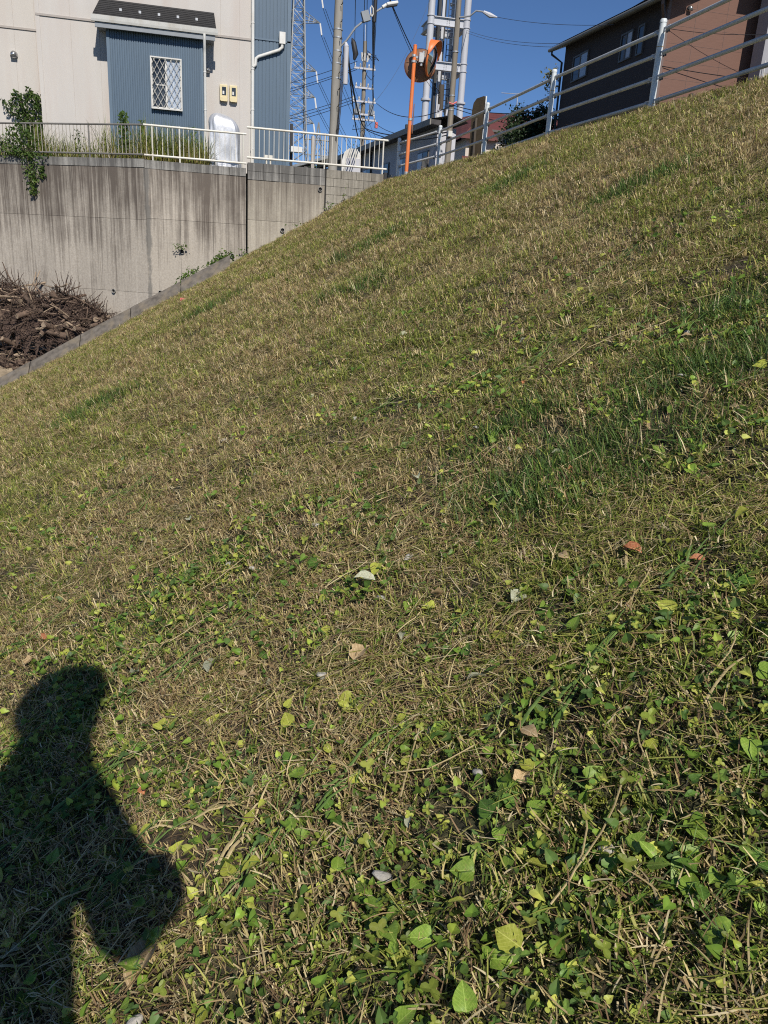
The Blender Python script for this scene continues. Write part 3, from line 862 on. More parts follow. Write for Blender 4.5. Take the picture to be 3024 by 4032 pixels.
# pale grey neighbour at the right
G_ = empty('grey_house', (18, 18, 2.06), 'light grey rendered house next to the brown house', 'house')
box('wall', (15.66, 22.1, 2.0), (24, 22.6, 8.8), 'grey_wall', G_)
box('wall', (15.66, 12.0, 2.0), (15.9, 22.09, 2.6), 'grey_wall', G_)
mesh_obj('roof', [(15.3, 21.6, 8.8), (24, 21.6, 8.8), (24, 25, 10.4), (15.3, 25, 10.4)], [(0, 1, 2, 3)], 'roof_tile_dark', G_)
tube('cable_loop', [(15.72, 22.02, 6.2), (15.74, 22.0, 5.6), (15.9, 22.0, 5.4), (16.0, 22.02, 5.7), (16.05, 22.02, 6.2)], .012, 'white_paint', G_, 6)
MB().box((16.0, 21.95, 5.75), (16.25, 22.08, 6.05)).build('cable_box', 'old_rail', G_)

# ------------------------------------------------------------------ house with the maroon roof
Rr = empty('red_roof_house', (18, 52, 2.06), 'cream house with maroon tiled roofs beyond the fence', 'house')
box('wall', (17.3, 50, 2.0), (24, 57, 8.35), 'beige_wall', Rr)
box('wall', (15.4, 48.6, 2.0), (17.29, 56, 7.6), 'beige_wall', Rr)
mesh_obj('roof', [(16.9, 49.4, 8.3), (24.5, 49.4, 8.3), (24.5, 53.5, 10.0), (18.6, 53.5, 10.0), (15.9, 49.3, 8.3), (17.6, 53.4, 10.05)], [(0, 1, 2, 3), (4, 0, 3, 5)], 'red_roof', Rr)
mesh_obj('roof', [(14.9, 48.1, 7.5), (17.3, 48.1, 7.5), (17.3, 56, 7.6), (16.1, 52, 9.3), (14.9, 56, 7.5), (16.1, 48.1, 8.9)], [(0, 1, 5), (0, 5, 3, 4), (1, 2, 3, 5)], 'red_roof', Rr)
box('eave_band', (16.9, 49.38, 8.2), (24.5, 49.5, 8.32), 'frame_dark', Rr)
mesh_obj('porch_roof', [(14.8, 47.0, 5.9), (17.4, 47.0, 5.9), (17.2, 48.6, 6.6), (15.2, 48.6, 6.6)], [(0, 1, 2, 3)], 'red_roof', Rr)
for (x0, x1, z0, z1) in ((18.25, 19.05, 6.75, 8.0), (19.65, 20.2, 6.85, 8.0)):
    wn = frame_mesh(x0, x1, z0, z1, 49.995, .08, .08).build('window', 'frame_dark', Rr)
    box('pane', (x0 + .08, 49.95, z0 + .08), (x1 - .08, 49.985, z1 - .08), 'glass', wn)
    zm = (z0 + z1) / 2
    for zz in (zm - .18, zm + .2):
        box('glazing_bar', (x0 + .08, 49.93, zz), (x1 - .08, 49.948, zz + .04), 'alu', wn)
tube('aerial', [(19.3, 51, 9.2), (19.3, 51, 10.8)], .03, 'steel', Rr, 5)
tube('aerial', [(18.2, 51, 10.7), (19.6, 51, 10.75)], .02, 'steel', Rr, 5)

# ------------------------------------------------------------------ long low building, slightly turned from the road
L_ = empty('low_building', (9, 44, 2.06), 'long low grey white building with dark eave behind the railings', 'building')
pa = Vector((10.05, 36.0, 0)); pb = Vector((7.95, 54.5, 0)); dv = (pb - pa).normalized(); nv = Vector((dv.y, -dv.x, 0))   # nv points to the right
def LP(u, t, z): v = pa + dv * u + nv * t; return (v.x, v.y, z)
Lb = (pb - pa).length
def lbox(name, u0, u1, t0, t1, z0, z1, mat, parent):
    return mesh_obj(name, [LP(u0, t0, z0), LP(u1, t0, z0), LP(u1, t1, z0), LP(u0, t1, z0), LP(u0, t0, z1), LP(u1, t0, z1), LP(u1, t1, z1), LP(u0, t1, z1)], [(0, 1, 2, 3), (7, 6, 5, 4), (4, 5, 1, 0), (5, 6, 2, 1), (6, 7, 3, 2), (7, 4, 0, 3)], mat, parent)
lbox('wall', 0, Lb, 0, .9, 2.0, 5.95, 'greywhite_wall', L_)
lbox('eave', -.6, Lb + .5, -.55, -.1, 5.93, 6.12, 'roof_tile_dark', L_)
lbox('fascia', -.6, Lb + .5, -.62, -.56, 5.90, 6.14, 'eave', L_)
mesh_obj('roof', [LP(-.6, -.6, 6.14), LP(Lb + .5, -.6, 6.14), LP(Lb + .5, .5, 6.4), LP(-.6, .5, 6.4), LP(Lb + .5, 1.2, 6.14), LP(-.6, 1.2, 6.14)], [(0, 1, 2, 3), (3, 2, 4, 5)], 'roof_tile_dark', L_)
for u in (.8, 3.4, 6.2, 9.2, 12.2):
    wn = lbox('window', u, u + 1.3, -.05, -.002, 3.9, 5.1, 'frame_dark', L_)
    lbox('pane', u + .06, u + .62, -.07, -.052, 3.96, 5.04, 'glass', wn)
    lbox('pane', u + .68, u + 1.24, -.075, -.052, 3.96, 5.04, 'curtain', wn)
for u in (3.5, 9.2):
    MB().tube([LP(u, -.06, 2.1), LP(u, -.06, 5.9)], .05, 6).build('downpipe', 'black_plastic', L_)
lbox('plinth', -.02, Lb + .02, -.03, -.002, 2.0, 3.1, 'frame_dark', L_)
# lean-to with a white edged roof and a white hood at the far end
lt = empty('shed', (7.0, 58, 2.06), 'dark shed with white edged sloping roof behind the utility pole', 'shed')
mesh_obj('roof', [(5.6, 57.0, 6.0), (8.0, 51.5, 6.35), (9.2, 52.2, 6.55), (6.8, 58, 6.2)], [(0, 1, 2, 3)], 'roof_tile_dark', lt)
MB().bar((5.55, 57.0, 5.98), (7.95, 51.4, 6.33), .16).build('roof_edge', 'white_paint', lt)
box('wall', (6.4, 54.5, 2.0), (9, 58, 5.9), 'frame_dark', lt)
sg = empty('white_sign', (7.6, 42, 2.06), 'white arched sign panel behind the long white railing', 'sign')
pr = [(0, 0), (.95, 0), (.95, 1.35), (.75, 1.6), (.35, 1.6), (.12, 1.42), (0, 1.0)]
n = len(pr)
mesh_obj('panel', [(6.75 + x, 41.5, 3.9 + z) for x, z in pr] + [(6.75 + x, 41.58, 3.9 + z) for x, z in pr], [tuple(range(n)), tuple(reversed(range(n, 2 * n)))] + [(i, i + n, (i + 1) % n + n, (i + 1) % n) for i in range(n)], 'white_paint', sg)
box('inset', (6.95, 41.47, 3.92), (7.70, 41.498, 5.05), 'greywhite_wall', sg)
MB().tube([(7.2, 41.54, 2.0), (7.2, 41.54, 3.95)], .06, 8).build('leg', 'steel', sg)

# ------------------------------------------------------------------ poles, tower, pylon
def insul(mb, p, r=.05, h=.16):
    mb.lathe([(r * .4, 0), (r, h * .15), (r * .5, h * .3), (r, h * .5), (r * .5, h * .65), (r * .8, h * .85), (.003, h)], p, (0, 0, 1), 8)
U1 = empty('utility_pole', (3.95, 26, 2.06), 'thick grey concrete utility pole with street lamp arm', 'utility pole')
tube('shaft', [(3.93, 26, 1.8), (4.0, 26, 11)], [.155, .105], 'pole_conc', U1, 20)
for k_, z in enumerate((3.9, 4.55, 5.0, 5.45, 5.9, 6.35, 6.8, 7.25)):
    s_ = 1 if k_ % 2 else -1
    x = 3.95 + (z - 2) * .0075
    MB().tube([(x + .03, 25.84, z), (x + .05, 25.72, z + .0), (x + .05, 25.70, z + .04)], .013, 5).build('step_bolt', 'bolt', U1)
for z in (5.32, 5.72, 6.05, 6.40, 6.62):
    MB().tube([(3.975, 26, z), (3.976, 26, z + .035)], .142, 16).build('strap', 'steel', U1, True)
MB().tube([(4.22, 25.85, 5.18), (4.22, 25.85, 6.18)], .075, 12).build('transformer_can', 'greywhite_wall', U1, True)
MB().tube([(4.22, 25.85, 6.18), (4.20, 25.87, 6.30)], [.075, .03], 12).build('can_top', 'greywhite_wall', U1, True)
MB().tube([(4.46, 25.8, 5.85), (4.50, 25.8, 6.0), (4.42, 25.8, 6.30), (4.38, 25.85, 6.42)], [.04, .085, .075, .02], 10).build('cable_closure', 'black_plastic', U1, True)
arm = tube('lamp_arm', [(4.02, 25.95, 6.15), (4.22, 25.85, 6.35), (4.45, 25.75, 6.68), (4.9, 25.7, 7.05), (5.3, 25.66, 7.32)], .03, 'steel', U1, 8)
MB().tube([(5.22, 25.66, 7.27), (5.34, 25.66, 7.35)], .05, 10).build('lamp_neck', 'white_paint', arm, True)
MB().box((5.33, 25.57, 7.36), (5.68, 25.73, 7.44), Euler((0, math.radians(-14), 0))).build('lamp_head', 'white_paint', arm, bevel=.02)
MB().box((5.34, 25.58, 7.32), (5.66, 25.72, 7.36), Euler((0, math.radians(-14), 0))).build('lamp_glass', 'roof_dark', arm)
MB().box((4.62, 25.6, 6.85), (4.84, 25.75, 7.12), Euler((0, math.radians(-20), 0))).build('control_box', 'grey_fascia', arm)
MB().tube([(4.86, 25.58, 7.02), (4.84, 25.58, 7.18), (4.88, 25.58, 7.25), (4.93, 25.58, 7.18), (4.94, 25.58, 7.04), (4.90, 25.58, 6.98), (4.86, 25.58, 7.02)], .02, 6).build('cable_ring', 'porcelain', arm)
MB().tube([(4.98, 25.6, 6.85), (4.99, 25.6, 7.5)], .055, 10).build('cable_closure', 'black_plastic', U1, True)
for off in (.0, .03, .06):
    tube('riser_cable', [(3.98 + off, 25.86 - off, 3.6), (4.06 + off, 25.85, 4.6), (4.10 + off, 25.86, 5.5), (4.14 + off, 25.86, 6.2)], .012, 'cable', U1, 5)

U2 = empty('utility_pole', (8.8, 47, 2.06), 'slim distant utility pole crowded with crossarms and transformers', 'utility pole')
tube('shaft', [(8.85, 47, 1.8), (8.68, 47, 11.6)], [.16, .10], 'pole_wood', U2, 12)
for (za, x0, x1) in ((10.25, 8.1, 9.3), (9.30, 8.2, 9.25), (8.62, 8.05, 9.4), (7.98, 8.15, 9.4), (7.72, 8.1, 9.45)):
    ar = MB().bar((x0, 46.85, za), (x1, 46.85, za), .09).build('crossarm', 'greywhite_wall', U2)
    for t in (.06, .3, .7, .94):
        mi = MB(); insul(mi, (x0 + (x1 - x0) * t, 46.85, za + .05), .06, .2); mi.build('insulator', 'porcelain', ar, True)
for x in (8.35, 9.15):
    MB().tube([(x, 46.75, 7.98), (x, 46.75, 8.5)], .13, 10).build('transformer', 'grey_fascia', U2, True)
for k_ in range(7):
    a = k_ * .9
    MB().tube([(8.72 + .18 * math.cos(a), 46.9, 10.7 + .1 * math.sin(a * 2)), (8.72 + .25 * math.cos(a), 46.8, 11.0)], .05, 6).build('insulator', 'porcelain', U2)
MB().tube([(8.69, 47, 11.6), (8.66, 47, 12.4)], .02, 5).build('lightning_rod', 'steel', U2)
MB().tube([(9.48, 46.8, 7.35), (9.5, 46.8, 7.65)], .09, 8).build('red_sleeve', 'red_plastic', U2)
for k_ in range(9):
    x = 8.1 + rnd.random() * 1.4; z = 7.0 + rnd.random() * 4
    MB().tube([(x, 46.8, z), (x + rnd.uniform(-.3, .3), 46.75, z - .25), (8.78, 46.8, z + rnd.uniform(-.3, .3))], .018, 4).build('jumper_wire', 'cable', U2)

U3 = empty('utility_pole', (9.43, 32, 2.06), 'tall weathered brown pole standing before the tubular tower', 'utility pole')
tube('shaft', [(9.43, 32, 1.8), (9.42, 32, 12)], [.13, .085], 'pole_wood', U3, 14)
for z in (3.6, 5.9, 6.4, 7.9):
    MB().tube([(9.43, 32, z), (9.43, 32, z + .04)], .125, 12).build('strap', 'steel', U3, True)
MB().box((9.30, 31.7, 4.95), (9.46, 31.85, 5.15)).build('cable_box', 'white_paint', U3)
MB().tube([(9.28, 31.86, 6.15), (9.42, 31.82, 6.1), (9.58, 31.86, 6.2)], .03, 6).build('red_sleeve', 'red_plastic', U3)
arm3 = tube('lamp_arm', [(9.45, 31.9, 9.05), (9.8, 31.7, 9.08), (10.0, 31.6, 9.25), (10.25, 31.5, 9.22)], .03, 'steel', U3, 7)
MB().tube([(10.25, 31.5, 9.22), (10.5, 31.45, 9.12), (10.78, 31.42, 9.08)], [.05, .09, .02], 8).build('lamp_head', 'greywhite_wall', arm3, True)

U4 = empty('utility_pole', (10.7, 38, 2.06), 'short dark topped pole bundled with cable closures', 'utility pole')
tube('shaft', [(10.72, 38, 1.8), (10.66, 38, 8.0)], [.13, .11], 'greywhite_wall', U4, 12)
tube('dark_top', [(10.672, 38, 7.0), (10.658, 38, 8.02)], [.135, .135], 'pole_dark', U4, 12)
for k_ in range(8):
    x = 10.68 + rnd.uniform(-.3, .25); z = 6.3 + rnd.random() * 1.0
    MB().tube([(x, 37.8, z), (x + rnd.uniform(-.05, .05), 37.8, z + .25)], .055, 7).build('cable_closure', ['black_plastic', 'porcelain', 'greywhite_wall'][k_ % 3], U4)
MB().tube([(10.95, 37.85, 6.5), (11.15, 37.85, 6.2)], .09, 8).build('cable_closure', 'black_plastic', U4)
for k_ in range(6):
    x = 10.3 + rnd.random() * .9
    MB().tube([(x, 37.8, 6.9 - k_ * .1), (x + .1, 37.8, 6.0), (10.75, 37.85, 5.2 - k_ * .2)], .016, 4).build('drop_cable', 'cable', U4)

TW = empty('tube_tower', (14.8, 53, 2.06), 'tall grey tubular lattice tower with ladder and black cable shaft', 'tower')
legs = [(13.62, 52), (15.90, 52), (15.75, 54.3), (13.75, 54.3)]
for (x, y) in legs[:3]:
    lg = tube('leg', [(x, y, 1.9), (x, y, 22)], .21, 'tower_white', TW, 20)
    for z in (6.0, 10.0 if y < 53 else 9.9, 16.0):
        MB().tube([(x, y, z), (x, y, z + .12)], .31, 20).build('flange', 'tower_white', lg, True)
    for zc in (8.2, 12.0, 14.4, 18.6):
        for dz in (-.22, .22):
            MB().tube([(x, y, zc + dz), (x, y, zc + dz + .05)], .25, 20).build('collar', 'tower_white', lg, True)
for zc in (4.4, 8.2, 12.0, 14.4, 18.6):
    for (a, b2) in ((0, 1), (1, 2), (2, 3), (3, 0)):
        pA = Vector((legs[a][0], legs[a][1], zc)); pB = Vector((legs[b2][0], legs[b2][1], zc))
        if abs(pA.x - pB.x) > abs(pA.y - pB.y):
            m_ = MB().box((min(pA.x, pB.x), pA.y - .03, zc - .2), (max(pA.x, pB.x), pA.y + .03, zc + .2))
            m_.box((min(pA.x, pB.x), pA.y - .14, zc + .2), (max(pA.x, pB.x), pA.y + .14, zc + .24)).box((min(pA.x, pB.x), pA.y - .14, zc - .24), (max(pA.x, pB.x), pA.y + .14, zc - .2))
        else:
            m_ = MB().box((pA.x - .03, min(pA.y, pB.y), zc - .2), (pA.x + .03, max(pA.y, pB.y), zc + .2))
            m_.box((pA.x - .14, min(pA.y, pB.y), zc + .2), (pA.x + .14, max(pA.y, pB.y), zc + .24)).box((pA.x - .14, min(pA.y, pB.y), zc - .24), (pA.x + .14, max(pA.y, pB.y), zc - .2))
        bm_ = m_.build('beam', 'tower_white', TW)
        if a == 0:
            for i in range(4):
                for dx in (-.09, .05):
                    box('bolt_head', (14.72 + dx, 51.95, zc - .16 + i * .09), (14.75 + dx, 51.969, zc - .13 + i * .09), 'tower_dark', bm_)
box('cable_shaft', (14.40, 53.2, 2.0), (14.58, 53.6, 22), 'tower_dark', TW)
box('cable_shaft', (14.80, 53.2, 2.0), (14.90, 53.6, 22), 'tower_dark', TW)
box('white_conduit', (14.62, 53.1, 2.0), (14.78, 53.3, 22), 'tower_white', TW)
box('side_beam', (12.2, 51.0, 8.15), (13.5, 51.2, 8.4), 'tower_dark', TW)
ld = MB()
ld.bar((15.12, 53.4, 2), (15.12, 53.4, 22), .05).bar((15.50, 53.4, 2), (15.50, 53.4, 22), .05)
ld.build('ladder_rails', 'ladder', TW)
for i in range(60):
    MB().tube([(15.12, 53.4, 2.4 + i * .32), (15.50, 53.4, 2.4 + i * .32)], .022, 4).build('rung', 'ladder', TW)

# transmission pylon far away
PY = empty('pylon', (21, 200, 2), 'distant grey lattice transmission pylon beside the blue cladding', 'pylon')
def prof_hw(z):   # half width of the body at height z
    return np.interp(z, [2, 22, 30, 57, 70], [4.6, 2.75, 2.05, 1.15, .9])
pcx, pcy = 21.4, 200.
for sx in (-1, 1):
    for sy in (-1, 1):
        pts = [(pcx + sx * prof_hw(z), pcy + sy * prof_hw(z), z) for z in (2, 12, 22, 30, 40, 57, 70)]
        tube('leg', pts, .17, 'pylon', PY, 5)
bm_ = MB()
zz = [2, 10, 16, 21, 25, 28.5, 31.5, 34, 36.5, 39, 41.5, 44, 46.5, 49, 51.5, 54, 57, 60, 63, 66]
for i in range(len(zz) - 1):
    z0, z1 = zz[i], zz[i + 1]; a, b2 = prof_hw(z0), prof_hw(z1)
    c0 = [(-a, -a), (a, -a), (a, a), (-a, a)]; c1 = [(-b2, -b2), (b2, -b2), (b2, b2), (-b2, b2)]
    for k_ in range(4):
        n2 = (k_ + 1) % 4
        P = lambda c, z: (pcx + c[0], pcy + c[1], z)
        bm_.tube([P(c0[k_], z0), P(c1[n2], z1)], .075, 3, False).tube([P(c0[n2], z0), P(c1[k_], z1)], .075, 3, False).tube([P(c1[k_], z1), P(c1[n2], z1)], .08, 3, False)
bo = bm_.build('bracing', 'pylon', PY); bo['kind'] = 'stuff'
for za, reach in ((31.0, 5.2), (36.5, 5.4), (42.0, 5.6), (51.8, 6.4), (57.2, 6.6)):
    for sx in (-1, 1):
        hw = prof_hw(za)
        tip = (pcx + sx * reach * .78, pcy, za + .1)
        am = MB()
        for sy in (-1, 1):
            am.tube([(pcx + sx * hw, pcy + sy * hw, za), tip], .10, 4, False)
            am.tube([(pcx + sx * hw, pcy + sy * hw, za + 1.7), tip], .09, 4, False)
            for t in (.3, .6):
                am.tube([(pcx + sx * (hw + (reach * .78 - hw) * t), pcy + sy * hw * (1 - t), za + .1), (pcx + sx * (hw + (reach * .78 - hw) * t), pcy + sy * hw * (1 - t), za + 1.7 * (1 - t))], .06, 3, False)
        ao = am.build('arm', 'pylon', PY)
        MB().tube([(tip[0], tip[1], za), (tip[0] + sx * .35, tip[1] - .5, za - 2.4)], .17, 5).build('insulator_string', 'porcelain', ao)

# overhead wires
def wire(label, a, b, sag, r=.012, mat='cable', n=14, group='overhead wires'):
    a = Vector(a); b = Vector(b)
    pts = []
    for i in range(n + 1):
        t = i / n
        p = a.lerp(b, t); p.z -= sag * 4 * t * (1 - t)
        pts.append(p)
    o = tube('overhead_wire', pts, r, mat, None, 4)
    return tag(o, label, 'wire', group)
wl = 'black cable strung from the lamp pole to the slim crossarm pole'
wire(wl, (4.2, 25.9, 6.3), (8.95, 47, 7.3), .55, .032)
wire(wl, (4.28, 25.9, 6.1), (8.9, 47, 7.2), 1.3, .022)
wire(wl, (4.95, 25.6, 7.4), (9.3, 47, 8.5), .5, .026)
wl2 = 'thin wire running over the lamp arm to the slim crossarm pole'
for (x, z, x2, z2, sg_) in ((4.42, 8.6, 8.15, 10.4, .5), (5.0, 9.0, 9.25, 10.4, .4), (5.1, 8.2, 9.2, 9.5, .4), (4.7, 9.2, 8.6, 10.9, .5), (4.75, 9.0, 8.8, 10.8, .3), (4.9, 8.5, 9.3, 8.8, .5)):
    wire(wl2, (x, 25.9, z), (x2, 46.9, z2), sg_, .013)
wl3 = 'twin cable dropping from the lamp pole to the dark topped pole'
wire(wl3, (5.0, 25.7, 8.3), (10.6, 38, 7.7), .35, .02)
wire(wl3, (5.05, 25.7, 8.25), (10.62, 38, 7.5), .45, .012)
wire('thin stay wire from the tower down to the crossarm pole', (13.5, 51.8, 15.6), (9.37, 46.8, 8.7), .6, .012, 'cable_blue')
wl4 = 'black cable between crossarm pole and tall brown pole'
wire(wl4, (8.95, 47, 7.3), (9.4, 32, 5.15), .25, .025)
wire(wl4, (8.95, 47, 7.25), (9.4, 32, 5.05), .35, .02)
wire(wl4, (9.45, 46.8, 8.6), (9.45, 32, 6.1), .55, .016)
wire(wl4, (9.4, 46.8, 7.6), (10.6, 38, 6.4), .5, .014)
for k_ in range(3):
    wire('drooping service cable between the low building and dark topped pole', (10.6, 38, 6.7 - k_ * .15), (8.9 - .2 * k_, 44 + k_, 5.95), .15, .016)
wire('wire from the tall brown pole to the brown house', (9.5, 32, 6.1), (12.5, 30, 5.9), .2, .015)
wire('wire from the tall brown pole over the maroon roof', (9.5, 32, 6.0), (24, 46, 8.6), .5, .014)
wire('pair wire from the pole lamp towards the brown house eave', (10.78, 31.4, 9.08), (12.6, 25.5, 7.6), .1, .008, 'cable_blue')
for dz in (0, .12):
    wire('pair wire from the tower to the brown house wall', (15.9, 52, 14.0 + dz), (13.05, 27.0, 7.4 + dz), .3, .009, 'cable_blue')
wire('service wire slanting across the dark house front', (11.0, 20.5, 9.0), (13.0, 23.05, 7.0), .02, .010, 'cable_blue')
wire('service wire crossing the lit brown house end', (13.0, 23.0, 6.95), (16.0, 22.0, 6.9), .08, .008)
wire('dark cable stretched low along the lit brown house end', (13.05, 22.97, 5.98), (15.6, 22.7, 5.86), .02, .012)
for k_, (za, zb) in enumerate(((9.3, 10.6), (8.95, 10.3), (8.75, 10.2), (7.5, 8.9), (7.25, 8.75), (7.0, 8.6))):
    wire('blue grey wire running from behind the house to the crossarm pole', (-4, 60, za), (8.3, 47, zb), .5, .016, 'cable_blue')
for k_, (za, dx) in enumerate(((29.0, 4.3), (34.5, 4.5), (40.0, 4.7), (49.5, 5.3), (55, 5.5))):
    for j_ in (0, 1):
        wire('distant power line leaving the lattice pylon', (pcx + dx + j_ * .6, 200, za - j_ * .2), (pcx + dx + 66 + j_ * 3, 420, za - 8), 3.5, .06, 'cable_blue', 16, 'pylon power lines')

# far pylon between the poles
PF = empty('pylon', (55, 420, 2), 'tiny far off pylon behind the crossarm pole', 'pylon')
fm = MB()
for sx in (-1, 1):
    fm.tube([(56 + sx * 4.5, 420, 2), (56 + sx * 1.2, 420, 58), (56, 420, 66)], .35, 4)
for z in range(10, 60, 5):
    w_ = 4.5 - 3.3 * (z - 2) / 56
    fm.tube([(56 - w_, 420, z), (56 + w_ * .9, 420, z + 5)], .2, 3).tube([(56 + w_, 420, z), (56 - w_ * .9, 420, z + 5)], .2, 3)
fm.build('lattice', 'pylon', PF)
for z in (44, 51, 58):
    MB().tube([(49, 420, z), (63, 420, z)], .3, 4).build('arm', 'pylon', PF)

# ------------------------------------------------------------------ brush pile
BP = empty('brush_pile', (-3.6, 21.8, -2.9), 'heap of dead brown branches and stumps against the concrete wall', 'brush pile')
def pile_top(x):
    return np.interp(x, [-8, -6.2, -5.2, -4.5, -4.1, -3.6, -3.1, -2.6, -2.1, -1.7], [-1.5, -.85, -.95, -1.05, -1.3, -1.0, -1.2, -1.5, -1.85, -2.7])
def pile_q(x):
    return np.interp(x, [-8, -5, -2], [24.3, 22.62, 21.25])
def pile_z(x, y):
    c = pile_q(x); half = np.interp(x, [-8, -5, -2], [.85, .78, .48])
    t = np.clip(1 - np.abs((y - c) / half) ** 2.0, 0, 1)
    base = -3.0
    return base + (pile_top(x) - .18 - base) * t ** .6 + (fbm(x * 4, y * 4, 5, 3) - .5) * .3
gx = np.arange(-8, -1.6, .1); gy = np.arange(20.6, 25.2, .1)
X, Y = np.meshgrid(gx, gy, indexing='ij'); Z = pile_z(X, Y)
idx = np.arange(X.size).reshape(X.shape)
tt = np.abs((Y - pile_q(X)) / np.interp(X, [-8, -5, -2], [.85, .78, .48]))
keep = (tt[:-1, :-1] < 1.0) & (tt[1:, 1:] < 1.0)
Fq = np.stack([idx[:-1, :-1], idx[1:, :-1], idx[1:, 1:], idx[:-1, 1:]], -1)[keep]
mesh_obj('debris_mound', np.stack([X, Y, Z], -1).reshape(-1, 3).tolist(), Fq.tolist(), 'twig', BP, True)
def crooked(p, d, L, bend=.25, n=5):
    pts = [Vector(p)]; d = Vector(d).normalized()
    for i in range(n):
        d = (d + Vector((rnd.uniform(-1, 1), rnd.uniform(-1, 1), rnd.uniform(-1, 1))) * bend).normalized()
        pts.append(pts[-1] + d * L / n)
    return pts
for i in range(300):
    x = rnd.uniform(-6.8, -1.9); y = pile_q(x) + rnd.uniform(-1.02, .25) * np.interp(x, [-5, -2], [1.0, .5])
    z = float(pile_z(x, y)) + rnd.uniform(-.05, .12)
    L = rnd.uniform(.4, 1.5) * np.interp(x, [-4, -2], [1, .6]); r = rnd.uniform(.012, .04)
    d = Vector((rnd.uniform(-1, 1), rnd.uniform(-.5, .35), rnd.uniform(-.35, .5)))
    p = Vector((x, y, z)) - d.normalized() * L / 2
    pts = crooked(p, d, L, .22)
    MB().tube(pts, [r * (1 - .12 * k_) for k_ in range(len(pts))], 6).build('branch', 'wood_pale' if rnd.random() < .22 else 'bark', BP, True)
for i in range(26):
    x = rnd.uniform(-6.2, -2.3); y = pile_q(x) - rnd.uniform(.3, .95) * np.interp(x, [-5, -2], [1.0, .5]); z = float(pile_z(x, y)) + .05
    L = rnd.uniform(.25, .7); r = rnd.uniform(.045, .10)
    d = Vector((rnd.uniform(-1, 1), rnd.uniform(-.9, .2), rnd.uniform(-.3, .6))).normalized()
    pts = crooked(Vector((x, y, z)) - d * L / 2, d, L, .1, 3)
    lo = MB().tube(pts, [r, r * .95, r * .9, r * .85], 10).build('log', 'bark', BP, True)
    MB().tube([pts[-1] - d * .004, pts[-1] + d * .006], r * .78, 10).build('cut_end', 'wood_pale', lo)
tm = MB()
for i in range(3200):
    x = rnd.uniform(-7, -1.75); y = pile_q(x) + rnd.uniform(-1.03, .3) * np.interp(x, [-5, -2], [1.0, .5]); z = float(pile_z(x, y))
    d = Vector((rnd.uniform(-1, 1), rnd.uniform(-.9, .2), rnd.uniform(-.3, .8)))
    pts = crooked((x, y, z - .05), d, rnd.uniform(.15, .6), .4, 3)
    r = rnd.uniform(.005, .012)
    tm.tube(pts, [r, r, r * .8, r * .5], 3, False)
for i in range(70):
    x = rnd.uniform(-6.5, -2.0); y = float(pile_q(x)) - .1; z = float(pile_z(x, y))
    pts = crooked((x, y, z), (rnd.uniform(-.6, .8), rnd.uniform(-.3, .2), 1), rnd.uniform(.3, .75), .28, 5)
    tm.tube(pts, [.014, .012, .011, .009, .007, .005], 4, False)
o = tm.build('twigs', 'twig', BP); o['kind'] = 'stuff'
# dead leaves clinging to twigs
dm = MB()
for i in range(900):
    x = rnd.uniform(-7, -1.8); y = pile_q(x) + rnd.uniform(-1.0, .3) * np.interp(x, [-5, -2], [1, .5]); z = float(pile_z(x, y)) + rnd.uniform(0, .2)
    a = Vector((rnd.uniform(-1, 1), rnd.uniform(-1, 1), rnd.uniform(-1, 1))).normalized(); b_ = a.orthogonal().normalized()
    s_ = rnd.uniform(.02, .05); c_ = Vector((x, y, z))
    dm.add([c_ - a * s_, c_ + b_ * s_ * .4, c_ + a * s_, c_ - b_ * s_ * .4], [(0, 1, 2, 3)])
o = dm.build('dead_leaves', 'bark', BP); o['kind'] = 'stuff'

# ------------------------------------------------------------------ leafy plants on the wall and house
GREENS = [(.045, .085, .018), (.065, .12, .022), (.09, .15, .03), (.13, .19, .04)]
def colored(name, V, Fc, C, mat, parent=None):
    me = bpy.data.meshes.new(name)
    me.from_pydata([tuple(v) for v in V], [], Fc)
    ca = me.color_attributes.new('Col', 'FLOAT_COLOR', 'POINT')
    ca.data.foreach_set('color', np.array([(c[0], c[1], c[2], 1) for c in C], dtype=np.float32).ravel())
    me.materials.append(M[mat] if isinstance(mat, str) else mat)
    me.update()
    return link(bpy.data.objects.new(name, me), parent) if parent is not False else me
def leaf_cloud(name, pts, size, cols, parent, aim=(0, -.6, .5), spread=1.0, mat='leaf'):
    V, Fc, C = [], [], []
    for p in pts:
        n = (Vector(aim) + Vector((rnd.gauss(0, spread), rnd.gauss(0, spread), rnd.gauss(0, spread)))).normalized()
        u = n.orthogonal().normalized(); u = Matrix.Rotation(rnd.uniform(0, 6.28), 3, n) @ u
        w_ = n.cross(u); s_ = size * rnd.uniform(.6, 1.35); c = rnd.choice(cols); k = rnd.uniform(.75, 1.2)
        p = Vector(p); i0 = len(V)
        V += [p - u * s_, p - u * .1 * s_ + w_ * .48 * s_ + n * .12 * s_, p + u * s_, p - u * .1 * s_ - w_ * .48 * s_ + n * .12 * s_]
        C += [tuple(x * k for x in c)] * 4
        Fc += [(i0, i0 + 1, i0 + 2), (i0, i0 + 2, i0 + 3)]
    o = colored(name, V, Fc, C, mat, parent); o['kind'] = 'stuff'
    return o
iv = empty('ivy', (-4.7, 25.6, 2.06), 'dark ivy climbing the cream wall beside the house corner', 'ivy')
pts = []
for i in range(1700):
    z = rnd.uniform(2.1, 4.1)
    wl_ = np.interp(z, [2.1, 2.9, 3.3, 3.75, 4.0, 4.1], [.35, .42, .75, .95, .75, .5])
    x = -4.42 - rnd.random() ** 1.15 * wl_ * (1 + .12 * math.sin(z * 9))
    pts.append((x, 25.66 - rnd.random() ** 2 * .3, z + .08 * math.sin(x * 17)))
